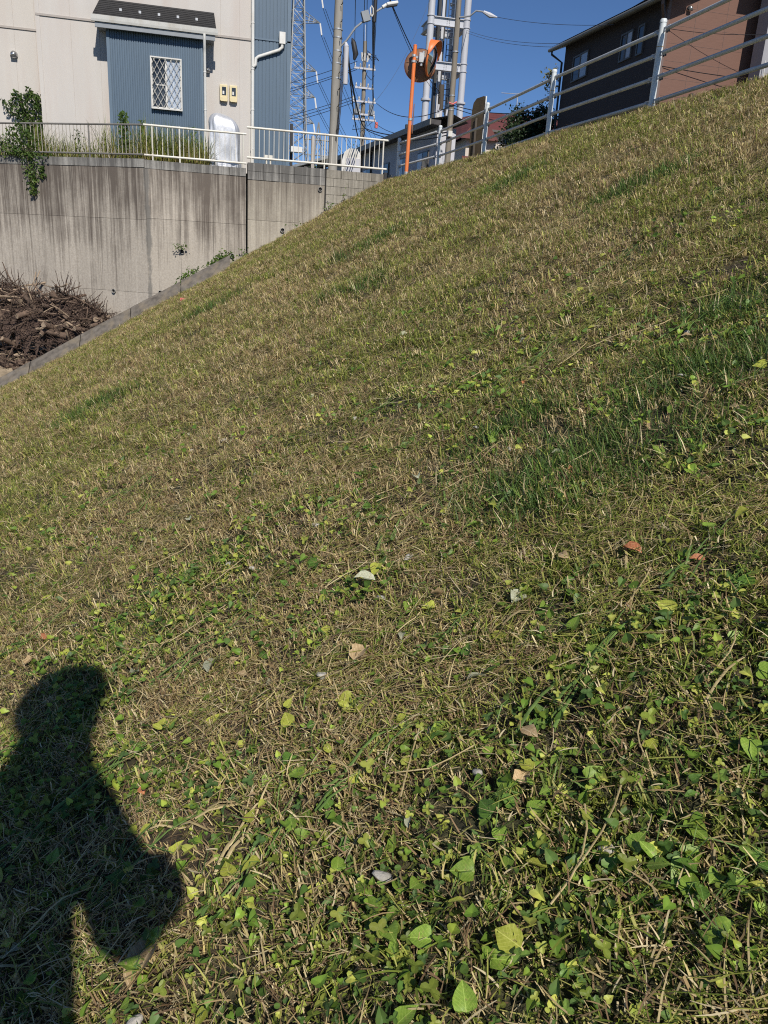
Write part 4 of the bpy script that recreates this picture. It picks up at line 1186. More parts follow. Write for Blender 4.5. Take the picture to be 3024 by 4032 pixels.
leaf_cloud('foliage', pts, .05, GREENS[:3], iv)
for k_ in range(4):
    tube('stem', crooked((-4.5 - .05 * k_, 25.66, 2.0), (rnd.uniform(-.3, .05), 0, 1), 1.9, .07, 6), .012, 'trunk', iv, 5)
hv = empty('creeper', (-4.4, 23.1, 2.2), 'green creeper smothering the bronze railing and trailing down the wall', 'creeper')
pts = []
def lw(k_, off, z): return (-1.42 + DL[0] * k_ - DL[1] * off, 21.5 + DL[1] * k_ - .879 * off, z)     # off > 0 is in front of the wall face
for i in range(1000):
    k_ = rnd.gauss(3.62, .33); z = 2.15 + rnd.random() * .88 * (1 - min(1, abs(k_ - 3.6) / 1.1))
    pts.append(lw(k_, rnd.uniform(-.25, .18), z))
for i in range(360):
    t = rnd.random(); z = 2.3 - t ** 1.0 * 1.05
    k_ = 3.28 + rnd.gauss(0, .16 * (1 - t * .65)) - .05 * t
    pts.append(lw(k_, rnd.uniform(.03, .14), z))
for i in range(70):
    t = rnd.random(); pts.append(lw(2.95 + rnd.gauss(0, .05), rnd.uniform(.03, .08), 1.95 - t * .3))
leaf_cloud('foliage', pts, .045, GREENS[:3] + [(.12, .16, .04)], hv)
for k_ in range(5):
    tube('stem', [lw(3.6 - .1 * k_, -.1, 2.1), lw(3.5 - .06 * k_, .05, 2.4), lw(3.35, .08, 2.1), lw(3.28, .06, 1.7 - .08 * k_)], .008, 'trunk', hv, 4)

# long grass on the ledge behind the railings
V, Fc, C = [], [], []
for i in range(3800):
    if rnd.random() < .62:
        k_ = rnd.uniform(-.2, 7.5); p = Vector(lw(k_, -rnd.uniform(.12, 1.0), 2.05))
    else:
        p = Vector((rnd.uniform(-1.5, .12), 21.5 + rnd.uniform(.14, 1.0), 2.05))
    hgt = .30 + .62 * fbm(p.x * 1.7, p.y * 1.7, 31, 3) ** 1.2 * (1.5 if -2.6 < p.x < -.2 else 1.1)
    L = hgt * rnd.uniform(.6, 1.5); an = rnd.uniform(0, 6.28); lean = rnd.uniform(.05, .75); wd = rnd.uniform(.004, .009)
    dx, dy = math.cos(an), math.sin(an)
    dry = rnd.random() < .2
    base = (.30, .22, .09) if dry or rnd.random() < .5 else (.16, .17, .04)
    tip = (.42, .36, .16) if dry else rnd.choice([(.13, .20, .03), (.19, .27, .045), (.24, .30, .06), (.10, .16, .03)])
    side = Vector((-dy, dx, 0)) * wd
    i0 = len(V)
    for t, wk in ((0, 1), (.4, .95), (.75, .7), (1, .08)):
        q_ = p + Vector((dx, dy, 0)) * L * lean * t ** 2 + Vector((0, 0, 1)) * L * (t - .35 * lean * t * t)
        V += [q_ - side * wk, q_ + side * wk]
        cc = tuple(base[j] * (1 - t) + tip[j] * t for j in range(3)); C += [cc, cc]
    for k_ in range(3):
        Fc.append((i0 + 2 * k_, i0 + 2 * k_ + 1, i0 + 2 * k_ + 3, i0 + 2 * k_ + 2))
tag(colored('ledge_grass', V, Fc, C, 'blade'), 'long green and straw coloured grass behind the railings', 'grass', kind='stuff')
def weed(label, p, hgt, n, w_, size, cols=GREENS[1:]):
    e = empty('tall_weed', p, label, 'weed', 'weeds on the ledge')
    tube('stem', crooked(p, (0, 0, 1), hgt, .06, 4), [.010, .008, .007, .005, .003], 'leaf_green', e, 5)
    pts = [(p[0] + rnd.gauss(0, w_ * (1 - .5 * t)), p[1] + rnd.gauss(0, w_), p[2] + hgt * t) for t in [rnd.random() ** .7 for _ in range(n)]]
    leaf_cloud('foliage', pts, size, cols, e)
weed('bushy green weed rising in front of the blue bay', (-1.95, 22.55, 2.06), 1.28, 420, .11, .045)
weed('slimmer green weed beside the bushy one before the bay', (-1.52, 22.6, 2.06), 1.15, 200, .07, .038)
weed('thin dark weed against the cream wall behind the bronze railing', (-3.1, 22.9, 2.06), .85, 60, .09, .035, GREENS[:2])
weed('wispy weed beside the silver cover', (-.2, 22.5, 2.06), 1.1, 70, .12, .035)
def wallweed(label, p, n, sx, sz, size=.04):
    e = empty('wall_weed', p, label, 'weed', 'weeds rooted along the foot of the wall')
    pts = []
    for _ in range(n):
        dx = rnd.gauss(0, sx)
        pts.append((p[0] + dx, p[1] - rnd.random() * .12, p[2] + (abs(rnd.gauss(0, sz)) * (1 - min(.8, abs(dx) / (sx * 3))) + .55 * dx - rnd.random() * .22 if 'kerb' in label else abs(rnd.gauss(0, sz)))))
    leaf_cloud('foliage', pts, size, GREENS[1:], e)
    tube('stem', crooked(p, (rnd.uniform(-.2, .2), -.1, 1), sz * 1.8, .1, 3), .006, 'trunk', e, 4)
wallweed('leafy green weed clump where kerb meets the wall', (.36, 20.9, -.06), 420, .17, .10)
wallweed('low green weed on the kerb against the wall', (-.40, 20.8, -.44), 220, .17, .08, .035)
wallweed('small weed by the weep pipe at the black joint', (1.0, 21.38, 0.0), 60, .05, .10, .03)
wallweed('ivy sprig climbing the corner joint of the block wall', (3.12, 21.38, 1.05), 110, .06, .22, .032)
wallweed('twiggy vine on the face of the block wall', (3.6, 21.40, 1.35), 60, .05, .22, .028)
wallweed('weed fringe at the grass edge below the block wall', (2.6, 21.35, .85), 70, .25, .05, .03)
wallweed('fern sprouting from the weep pipe', (-.57, 21.40, .12), 45, .09, .07, .035)

# ------------------------------------------------------------------ trees
def tree(name, label, base, height, crown_c, crown_r, n, size, cols, pale=None, group='trees beyond the road'):
    e = empty(name, base, label, 'tree', group)
    top = Vector((crown_c[0], crown_c[1], crown_c[2] + crown_r[2] * .5))
    bpt = Vector(base)
    tube('trunk', [bpt, bpt.lerp(top, .4) + Vector((.05, 0, 0)), bpt.lerp(top, .75), top], [.12, .09, .06, .02], 'trunk', e, 8)
    clumps = []
    for i in range(26):
        u = Vector((rnd.gauss(0, 1), rnd.gauss(0, 1), rnd.gauss(0, 1))).normalized() * rnd.random() ** .4
        c = Vector((crown_c[0] + u.x * crown_r[0], crown_c[1] + u.y * crown_r[1], crown_c[2] + u.z * crown_r[2]))
        clumps.append((c, rnd.uniform(.18, .42) * min(crown_r)))
        tube('limb', [bpt.lerp(top, .35 + .5 * rnd.random()), c], [.03, .01], 'trunk', e, 4)
    pts = []
    for i in range(n):
        c, r = rnd.choice(clumps)
        pts.append(c + Vector((rnd.gauss(0, 1), rnd.gauss(0, 1), rnd.gauss(0, 1))) * r)
    leaf_cloud('crown', pts, size, cols, e, (0, -.3, .6), .9)
    if pale:
        pts = [Vector(pale) + Vector((rnd.gauss(0, .14), rnd.gauss(0, .14), rnd.gauss(0, .25))) for _ in range(160)]
        leaf_cloud('pale_shoots', pts, size, [(.32, .30, .14), (.25, .25, .11)], e)
DK = [(.020, .036, .016), (.03, .052, .022), (.045, .07, .028)]
tree('evergreen_tree', 'dark evergreen tree at the corner of the brown house', (12.9, 32, 2.06), 5.4, (12.8, 32, 4.9), (.85, .75, 2.0), 9000, .07, DK, (13.25, 31.6, 7.3))
tree('evergreen_tree', 'low spreading dark shrub beneath the evergreen tree', (13.0, 33.5, 2.06), 2.6, (13.0, 33.5, 4.3), (1.0, .8, 1.0), 6000, .07, DK)
tree('broadleaf_tree', 'small green tree behind the low building roof', (14.3, 78, 2.06), 8, (14.3, 78, 9.0), (1.6, 1.5, 1.4), 1800, .11, [(.05, .09, .03), (.07, .12, .035), (.03, .06, .02)])
tree('broadleaf_tree', 'round green tree beside the crossarm pole', (16.5, 80, 2.06), 8, (16.6, 80, 9.5), (1.6, 1.5, 1.2), 1800, .11, [(.05, .08, .025), (.08, .11, .03), (.03, .06, .02)])
tree('broadleaf_tree', 'far green bush seen through the white railing', (9.0, 75, 2.06), 4, (9.6, 75, 7.4), (1.8, 1.5, .8), 1400, .12, [(.05, .09, .03), (.07, .12, .035), (.03, .06, .02)])

# ------------------------------------------------------------------ mown grass
def blade(V, Fc, C, p, an, lean, L, wd, c0, c1, tipw=.15, droop=.4, bend=0.0):
    dx, dy = math.cos(an), math.sin(an)
    sd = Vector((-dy, dx, 0)); side = sd * wd * .5
    sl, cl = math.sin(lean), math.cos(lean)
    i0 = len(V)
    st = ((0, .8), (.5, 1), (1, tipw)) if not bend else ((0, .8), (.35, 1), (.7, .9), (1, tipw))
    for t, wk in st:
        r = L * (sl * t + droop * .35 * t * t * cl); z = L * (cl * t - droop * .3 * t * t * cl)
        q_ = Vector(p) + Vector((dx * r, dy * r, z)) + sd * (bend * L * t * t)
        V += [q_ - side * wk, q_ + side * wk]
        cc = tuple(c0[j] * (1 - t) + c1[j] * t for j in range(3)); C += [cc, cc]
    for k_ in range(len(st) - 1):
        a = i0 + 2 * k_
        Fc += [(a, a + 1, a + 3, a + 2)]
STRAW = [(.50, .385, .19), (.60, .48, .26), (.70, .59, .36), (.38, .27, .13), (.22, .14, .075), (.56, .45, .19), (.64, .51, .26), (.30, .20, .11)]
GRN = [(.15, .20, .032), (.21, .26, .042), (.29, .32, .06), (.38, .39, .09), (.10, .145, .03), (.46, .44, .13)]
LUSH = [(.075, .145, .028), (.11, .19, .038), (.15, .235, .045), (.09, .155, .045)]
def var(c, k=.2):
    m_ = rnd.uniform(1 - k, 1 + k); return tuple(x * m_ for x in c)
def tuft(kind):
    V, Fc, C = [], [], []
    R_ = .075
    def spot(r=R_):
        a = rnd.uniform(0, 6.28); d = r * math.sqrt(rnd.random()); return (d * math.cos(a), d * math.sin(a), -.006)
    if kind in ('dry', 'mix', 'green'):
        pd = {'dry': .84, 'mix': .58, 'green': .30}[kind]
        # stubble clusters: several blades share a root
        for c_ in range(15):
            root = spot(); dry = rnd.random() < pd
            base_an = rnd.uniform(0, 6.28); base_lean = rnd.uniform(0, .6)
            for b_ in range(rnd.randint(2, 5)):
                p = (root[0] + rnd.gauss(0, .005), root[1] + rnd.gauss(0, .005), root[2])
                col = var(rnd.choice(STRAW if dry else GRN))
                L = rnd.uniform(.010, .034) * (1.2 if not dry else 1)
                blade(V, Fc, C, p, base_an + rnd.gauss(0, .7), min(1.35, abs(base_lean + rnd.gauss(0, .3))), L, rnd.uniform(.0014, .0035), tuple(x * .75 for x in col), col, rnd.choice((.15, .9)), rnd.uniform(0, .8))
        for b_ in range(20):
            dry = rnd.random() < pd + .1; col = var(rnd.choice(STRAW if dry else GRN))
            p = spot(); p = (p[0], p[1], rnd.uniform(.001, .018))
            blade(V, Fc, C, p, rnd.uniform(0, 6.28), rnd.uniform(1.1, 1.62), rnd.uniform(.012, .045), rnd.uniform(.0010, .0026), col, col, .4, 0, rnd.uniform(-.4, .4))
    elif kind == 'mat':
        for b_ in range(42):
            dry = rnd.random() < .55; col = var(rnd.choice(STRAW if dry else GRN))
            p = spot(.085); p = (p[0], p[1], rnd.uniform(.003, .024))
            an = rnd.gauss(0, .75) + (math.pi if rnd.random() < .5 else 0)
            blade(V, Fc, C, p, an, rnd.uniform(1.35, 1.65), rnd.uniform(.015, .085), rnd.uniform(.0009, .0024), col, col, .3, 0, rnd.uniform(-.45, .45))
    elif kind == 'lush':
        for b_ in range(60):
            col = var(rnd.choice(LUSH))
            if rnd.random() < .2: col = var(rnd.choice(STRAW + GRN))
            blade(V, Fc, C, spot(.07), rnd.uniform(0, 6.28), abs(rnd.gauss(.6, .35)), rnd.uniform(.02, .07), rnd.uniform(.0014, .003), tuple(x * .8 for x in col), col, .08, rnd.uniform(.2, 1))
    elif kind == 'clover':
        for l_ in range(13):
            p = spot(.075); hgt = rnd.uniform(.006, .026); col = var(rnd.choice(LUSH + GRN[:3]), .3)
            r = rnd.uniform(.0028, .0062); n_ = rnd.choice((1, 3, 3))
            a0 = rnd.uniform(0, 6.28); tl = Vector((rnd.gauss(0, .5), rnd.gauss(0, .5), 1)).normalized()
            u = tl.orthogonal().normalized(); w_ = tl.cross(u); c0 = Vector((p[0], p[1], hgt))
            for k_ in range(n_):
                an = a0 + k_ * 2.094; dd = u * math.cos(an) + w_ * math.sin(an); ee = tl.cross(dd)
                cc = c0 + dd * r * (1.0 if n_ == 3 else 0)
                i0 = len(V)
                ring = [cc + dd * r * math.cos(t) * 1.05 + ee * r * .85 * math.sin(t) + tl * r * .3 * math.sin(t) ** 2 for t in [j * math.pi / 4 for j in range(8)]]
                V += [cc - tl * r * .05] + ring; C += [tuple(x * 1.15 for x in col)] + [col] * 8
                Fc += [(i0, i0 + 1 + j, i0 + 1 + (j + 1) % 8) for j in range(8)]
            blade(V, Fc, C, p, rnd.uniform(0, 6.28), .1, hgt, .001, (.16, .17, .06), (.16, .17, .06), .8, 0)
        for b_ in range(26):
            col = var(rnd.choice(STRAW + GRN)); p = spot()
            blade(V, Fc, C, p, rnd.uniform(0, 6.28), rnd.uniform(.2, 1.5), rnd.uniform(.01, .04), .002, col, col, .4, .2)
    elif kind == 'leafy':
        HS = [(0, 0), (-.12, .28), (.08, .46), (.42, .40), (.75, .18), (1, 0), (.75, -.18), (.42, -.40), (.08, -.46), (-.12, -.28)]
        for l_ in range(9):
            p = spot(.08); hgt = rnd.uniform(.006, .024); sz = rnd.uniform(.008, .0185)
            col = var(rnd.choice([(.15, .25, .035), (.22, .33, .045), (.32, .40, .06), (.10, .18, .035), (.42, .44, .09), (.12, .20, .05)]), .25)
            nrm = Vector((rnd.gauss(0, .5), rnd.gauss(0, .5), 1)).normalized(); a0 = rnd.uniform(0, 6.28)
            u = (Matrix.Rotation(a0, 3, nrm) @ nrm.orthogonal().normalized()); w_ = nrm.cross(u); c0 = Vector((p[0], p[1], hgt))
            i0 = len(V); fold = rnd.uniform(.1, .7); curl = rnd.uniform(-.5, .4)
            V += [c0 + u * sz * .4 + nrm * sz * -.06] + [c0 + u * sz * hx + w_ * sz * hy + nrm * sz * (fold * abs(hy) + curl * (hx - .3) ** 2) for hx, hy in HS]
            C += [tuple(x * 1.12 for x in col)] + [tuple(x * rnd.uniform(.85, 1.05) for x in col) for _ in HS]
            Fc += [(i0, i0 + 1 + j, i0 + 1 + (j + 1) % 10) for j in range(10)]
            blade(V, Fc, C, (p[0], p[1], -.004), rnd.uniform(0, 6.28), .1, hgt, .0011, (.2, .2, .07), (.2, .2, .07), .8, 0)
        for b_ in range(34):
            col = var(rnd.choice(STRAW + GRN)); p = spot()
            blade(V, Fc, C, p, rnd.uniform(0, 6.28), rnd.uniform(.2, 1.55), rnd.uniform(.01, .045), rnd.uniform(.0012, .0026), col, col, .4, .2, rnd.uniform(-.3, .3))
    return V, Fc, C
KINDS = ['dry'] * 6 + ['mix'] * 6 + ['green'] * 6 + ['mat'] * 4 + ['lush'] * 4 + ['clover'] * 5 + ['leafy'] * 6
tcoll = bpy.data.collections.new('tuft_library')
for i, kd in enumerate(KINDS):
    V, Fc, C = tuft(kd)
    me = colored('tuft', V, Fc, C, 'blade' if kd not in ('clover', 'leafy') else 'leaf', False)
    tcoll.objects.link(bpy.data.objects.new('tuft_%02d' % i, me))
def kidx(kd):
    ids = [i for i, k_ in enumerate(KINDS) if k_ == kd]
    return ids
def scatter(name, P, Rv, Sv, Iv, label):
    me = bpy.data.meshes.new(name)
    me.vertices.add(len(P)); me.vertices.foreach_set('co', np.asarray(P, np.float32).ravel())
    a = me.attributes.new('rot', 'FLOAT_VECTOR', 'POINT'); a.data.foreach_set('vector', np.asarray(Rv, np.float32).ravel())
    a = me.attributes.new('scl', 'FLOAT', 'POINT'); a.data.foreach_set('value', np.asarray(Sv, np.float32))
    a = me.attributes.new('idx', 'INT', 'POINT'); a.data.foreach_set('value', np.asarray(Iv, np.int32))
    me.update()
    o = bpy.data.objects.new(name, me); COL.objects.link(o)
    ng = bpy.data.node_groups.new(name + '_nodes', 'GeometryNodeTree')
    ng.interface.new_socket('Geometry', in_out='INPUT', socket_type='NodeSocketGeometry')
    ng.interface.new_socket('Geometry', in_out='OUTPUT', socket_type='NodeSocketGeometry')
    gi = ng.nodes.new('NodeGroupInput'); go = ng.nodes.new('NodeGroupOutput')
    iop = ng.nodes.new('GeometryNodeInstanceOnPoints'); ci = ng.nodes.new('GeometryNodeCollectionInfo')
    ci.inputs['Collection'].default_value = tcoll; ci.inputs['Separate Children'].default_value = True; ci.inputs['Reset Children'].default_value = True
    iop.inputs['Pick Instance'].default_value = True
    def na(nm, dt):
        n = ng.nodes.new('GeometryNodeInputNamedAttribute'); n.data_type = dt; n.inputs['Name'].default_value = nm
        return n.outputs['Attribute']
    e2r = ng.nodes.new('FunctionNodeEulerToRotation')
    ng.links.new(na('rot', 'FLOAT_VECTOR'), e2r.inputs[0])
    ng.links.new(gi.outputs[0], iop.inputs['Points']); ng.links.new(ci.outputs[0], iop.inputs['Instance'])
    ng.links.new(na('idx', 'INT'), iop.inputs['Instance Index']); ng.links.new(e2r.outputs[0], iop.inputs['Rotation'])
    ng.links.new(na('scl', 'FLOAT'), iop.inputs['Scale'])
    ng.links.new(iop.outputs[0], go.inputs[0])
    mod = o.modifiers.new('scatter', 'NODES'); mod.node_group = ng
    return tag(o, label, 'grass', kind='stuff')
# candidate points over the slope, denser towards the photographer
def candidates(dens, rmax=24):
    out = []
    edges = [0, 1.4, 2.0, 2.8, 4, 5.6, 8, 11, 15, 22.5]
    for a, b_ in zip(edges[:-1], edges[1:]):
        tm_ = math.pi if b_ <= 4 else (1.9 if b_ <= 8 else 1.35)
        n = int(dens((a + b_) / 2) * (b_ * b_ - a * a) * tm_ * .87)
        r = np.sqrt(rng.uniform(a * a, b_ * b_, n)); t = rng.uniform(-tm_, tm_, n) - math.radians(4)
        out.append(np.stack([r * np.sin(t + YAW), r * np.cos(t + YAW)], -1))
    Q = np.concatenate(out)
    s_, q_ = Q[:, 0], Q[:, 1]
    ok = (q_ < kerb_q(s_) - .06) & (s_ < 6.3) & (s_ > -9)
    Q = Q[ok]
    z = gz(Q[:, 0], Q[:, 1])
    P = np.stack([Q[:, 0], Q[:, 1], z], -1)
    r_ = np.linalg.norm(P, axis=1)
    d = P @ fw; u = (P @ rt) / np.maximum(d, .05)
    ok = (r_ < 4) | ((d > 0) & (np.abs(u) < np.where(r_ < 9, 2.2, 1.15)))
    return P[ok]
def normal_euler(P, yaw, straight=.55):
    e = .05
    nx = -(gz(P[:, 0] + e, P[:, 1], False) - gz(P[:, 0] - e, P[:, 1], False)) / (2 * e)
    ny = -(gz(P[:, 0], P[:, 1] + e, False) - gz(P[:, 0], P[:, 1] - e, False)) / (2 * e)
    out = np.zeros((len(P), 3))
    for i in range(len(P)):
        n = Vector((nx[i] * straight, ny[i] * straight, 1)).normalized()
        q_ = Vector((0, 0, 1)).rotation_difference(n) @ Euler((0, 0, yaw[i])).to_quaternion()
        out[i] = q_.to_euler()
    return out
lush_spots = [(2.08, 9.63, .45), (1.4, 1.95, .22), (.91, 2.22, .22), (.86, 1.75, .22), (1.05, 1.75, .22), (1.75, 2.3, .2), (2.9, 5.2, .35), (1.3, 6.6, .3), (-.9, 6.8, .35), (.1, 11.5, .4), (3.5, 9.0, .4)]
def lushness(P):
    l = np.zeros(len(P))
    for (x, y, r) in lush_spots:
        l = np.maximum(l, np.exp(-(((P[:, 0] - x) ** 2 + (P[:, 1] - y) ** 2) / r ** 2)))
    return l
def pick(P):
    r = np.linalg.norm(P, axis=1)
    dry = .505 + .9 * (fbm(P[:, 0] * 1.1 + 9, P[:, 1] * 1.1, 41) - .5) + .5 * (fbm(P[:, 0] * 4, P[:, 1] * 4, 44, 3) - .5) + .05 * np.clip(r / 8, 0, 1)
    dry -= .22 * np.exp(-(((P[:, 0] - 1.0) ** 2 + (P[:, 1] - 1.7) ** 2) / .6))
    dry += .16 * np.exp(-(((P[:, 0] + .1) ** 2 + (P[:, 1] - 2.6) ** 2) / 1.2))
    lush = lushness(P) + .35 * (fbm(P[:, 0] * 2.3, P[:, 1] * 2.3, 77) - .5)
    near = np.clip((3.2 - r) / 2.2, 0, 1)
    clv = (fbm(P[:, 0] * 3.1 + 5, P[:, 1] * 3.1, 61) - .5) * 1.1 + .10 * near + .08 * np.clip(P[:, 0], -.5, 1.2) - .35 * np.clip((r - 2.2) / 3, 0, 1)
    u = rng.random(len(P))
    kinds = np.empty(len(P), dtype=object)
    for i in range(len(P)):
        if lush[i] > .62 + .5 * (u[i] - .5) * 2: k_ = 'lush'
        elif clv[i] > .14 + .25 * (u[i] - .3): k_ = 'clover' if u[i] < .22 else ('leafy' if u[i] < .50 else ('green' if u[i] < .72 else ('mix' if u[i] < .85 else 'dry')))
        elif r[i] < 4.5 and u[i] > .93: k_ = 'leafy'
        elif u[i] < .20: k_ = 'mat'
        else:
            d = dry[i] + .22 * (rng.random() - .5)
            k_ = 'dry' if d > .56 else ('mix' if d > .42 else 'green')
        kinds[i] = k_
    return kinds
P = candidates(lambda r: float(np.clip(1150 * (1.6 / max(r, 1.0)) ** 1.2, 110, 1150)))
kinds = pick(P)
r = np.linalg.norm(P, axis=1)
yaw = rng.uniform(0, 6.28, len(P))
ismat = kinds == 'mat'
yaw[ismat] = rng.normal(0, .35, ismat.sum())
E_ = normal_euler(P, yaw)
E_[ismat] = normal_euler(P[ismat], yaw[ismat], 1.0)
S_ = np.clip((r / 2.2) ** .5, .9, 2.3) * rng.uniform(.75, 1.3, len(P))
ids = {k_: kidx(k_) for k_ in set(KINDS)}
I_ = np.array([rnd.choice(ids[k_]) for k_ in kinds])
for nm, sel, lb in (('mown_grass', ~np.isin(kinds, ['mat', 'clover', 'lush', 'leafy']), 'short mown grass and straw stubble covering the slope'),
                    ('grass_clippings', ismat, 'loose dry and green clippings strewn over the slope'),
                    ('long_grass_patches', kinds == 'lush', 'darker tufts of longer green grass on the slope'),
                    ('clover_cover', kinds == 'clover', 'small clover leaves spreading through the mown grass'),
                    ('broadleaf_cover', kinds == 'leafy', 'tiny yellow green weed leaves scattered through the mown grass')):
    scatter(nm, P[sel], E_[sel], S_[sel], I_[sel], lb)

# ------------------------------------------------------------------ single leaves, weeds, stalks and stones on the near slope
def leaf_mesh(name, mat, kind, curl, seed):
    """unit leaf about 1 long, flat in xy with fold and curl in z"""
    lr = random.Random(seed)
    if kind == 'heart':
        out = [(0, .06), (-.10, .22), (-.06, .40), (.12, .49), (.36, .44), (.58, .32), (.80, .15), (1.0, .0)]
    elif kind == 'oval':
        out = [(0, .03), (.1, .15), (.28, .25), (.5, .28), (.72, .22), (.88, .11), (1.0, .0)]
    else:   # ragged maple like
        out = [(0, .05), (.06, .26), (.16, .36), (.27, .45), (.38, .40), (.50, .44), (.63, .35), (.78, .24), (.88, .13), (1.0, 0)]
    n = len(out)
    top = [(x, y * lr.uniform(.9, 1.1)) for x, y in out]
    V, Fc = [], []
    def zf(x, y): return curl * (.35 * abs(y) ** 1.3 * 1.6 - .30 * (x - .5) ** 2 + .06 * math.sin(x * 9 + seed) * abs(y) * 3)
    for (x, y) in top:
        V += [(x, 0, zf(x, 0) - .015), (x, y * .5, zf(x, y * .5)), (x, y, zf(x, y)), (x, -y * .5, zf(x, y * .5)), (x, -y, zf(x, y * 1.05))]
    for i in range(n - 1):
        a = i * 5; b_ = a + 5
        Fc += [(a, b_, b_ + 1, a + 1), (a + 1, b_ + 1, b_ + 2, a + 2), (a, a + 3, b_ + 3, b_), (a + 3, a + 4, b_ + 4, b_ + 3)]
    me = bpy.data.meshes.new(name); me.from_pydata(V, [], Fc)
    me.polygons.foreach_set('use_smooth', [True] * len(Fc))
    me.materials.append(M[mat]); me.update()
    return me
LM = {}
for mt in ('leaf_green', 'leaf_lime', 'leaf_yellow'):
    LM[mt] = [leaf_mesh('leaf', mt, k_, c_, i) for i, (k_, c_) in enumerate((('heart', .5), ('heart', .9), ('oval', .6), ('heart', .2), ('oval', 1.1)))]
for mt in ('leaf_dead', 'leaf_pale', 'leaf_rust'):
    LM[mt] = [leaf_mesh('leaf', mt, k_, c_, 20 + i) for i, (k_, c_) in enumerate((('oval', 1.6), ('ragged', 1.0), ('oval', .8), ('heart', 1.3)))]
LM['leaf_yellow'].append(leaf_mesh('leaf', 'leaf_yellow', 'ragged', .5, 33))
def slope_quat(x, y, yaw, tilt=.35):
    n = Vector((-.51 + rnd.gauss(0, tilt), rnd.gauss(0, tilt) - .02, 1)).normalized()
    return Vector((0, 0, 1)).rotation_difference(n) @ Euler((0, 0, yaw)).to_quaternion()
def put_leaf(parent, data, x, y, lift, size, yaw, tilt=.35, name='leaf'):
    o = bpy.data.objects.new(name, data)
    COL.objects.link(o)
    o.rotation_mode = 'QUATERNION'
    o.rotation_quaternion = slope_quat(x, y, yaw, tilt)
    o.scale = (size,) * 3
    o.location = (x, y, float(gz(x, y)) + lift)
    if parent is not None:
        o.parent = parent
        o.location = Vector(o.location) - parent.location
    return o
def near_spot(weight):
    """random slope point inside the near field, by a weight function on (s, q, r)"""
    while True:
        r = rnd.uniform(.75, 4.2); t = rnd.uniform(-.6, .6) + YAW
        x, y = r * math.sin(t), r * math.cos(t)
        p = np.array([x, y, float(gz(x, y))]); d = p @ fw
        if d < .4 or abs((p @ rt) / d) > .56 or abs((p @ up) / d) > .72:
            continue
        if rnd.random() < weight(x, y, r):
            return x, y, r
clv_w = lambda x, y, r: float(np.clip(.15 + .45 * (fbm(x * 3.1 + 5, y * 3.1, 61) - .35) * 2 + .25 * (x > 0) - .10 * max(0, r - 2), .03, 1)) * min(1, 1.3 / r)
def zone(x, y):
    r = math.hypot(x, y)
    if math.hypot(x + .62, y - 1.75) < .5: return 'beside the head of the shadow'
    if y < .95: return 'in the clover low before the photographer'
    if float(lushness(np.array([[x, y, 0.]]))[0]) > .35: return 'in the darker longer grass'
    if x < .05: return 'on the pale stubble downhill'
    if r > 2.4: return 'farther up the open slope'
    if x > .62: return 'on the leafy uphill side'
    return 'on the stubble between clover and longer grass'
WEED_LABEL = {'leaf_green': 'creeping weed with dark green heart shaped leaves',
              'leaf_lime': 'creeping weed with bright lime green leaves',
              'leaf_yellow': 'creeping weed with yellowing leaves'}
for i in range(215):
    x, y, r = near_spot(clv_w)
    mt = rnd.choices(('leaf_green', 'leaf_lime', 'leaf_yellow'), (.36, .40, .24))[0]
    z = float(gz(x, y))
    e = empty('creeping_weed', (x, y, z), WEED_LABEL[mt] + ' ' + zone(x, y), 'weed', mt.split('_')[1] + ' creeping weeds ' + zone(x, y))
    e.empty_display_size = .02
    nl = rnd.randint(2, 5)
    ctr = []
    for k_ in range(nl):
        lx, ly = x + rnd.gauss(0, .032), y + rnd.gauss(0, .032)
        lift = rnd.uniform(.008, .03)
        put_leaf(e, rnd.choice(LM[mt]), lx, ly, lift, rnd.uniform(.014, .031), rnd.uniform(0, 6.28), .4)
        ctr.append((lx, ly, float(gz(lx, ly)) + lift))
    sm = MB()
    st = []
    for c_ in ctr:
        m_ = MB().tube([(x, y, z), ((x + c_[0]) / 2, (y + c_[1]) / 2, max(z, c_[2]) + .004), c_], .0009, 3, False)
        o = m_.build('stem', 'cut_green', e)
FALL = [('leaf_dead', 26, 'dry tan fallen leaf', 'dry tan fallen leaves', .02, .04),
        ('leaf_pale', 26, 'pale grey green fallen leaf', 'pale fallen leaves', .018, .038),
        ('leaf_yellow', 60, 'yellow fallen leaf', 'yellow fallen leaves', .015, .032),
        ('leaf_rust', 14, 'rust red fallen leaf', 'rust fallen leaves', .012, .03)]
for mt, cnt, lb, grp, s0, s1 in FALL:
    for i in range(cnt):
        x, y, r = near_spot(lambda x, y, r: .35)
        o = put_leaf(None, rnd.choice(LM[mt]), x, y, rnd.uniform(.014, .03), rnd.uniform(s0, s1) * (1 + .12 * max(0, r - 2)), rnd.uniform(0, 6.28), .35, 'fallen_leaf')
        tag(o, lb + ' ' + zone(x, y), 'leaf', grp + ' ' + zone(x, y))
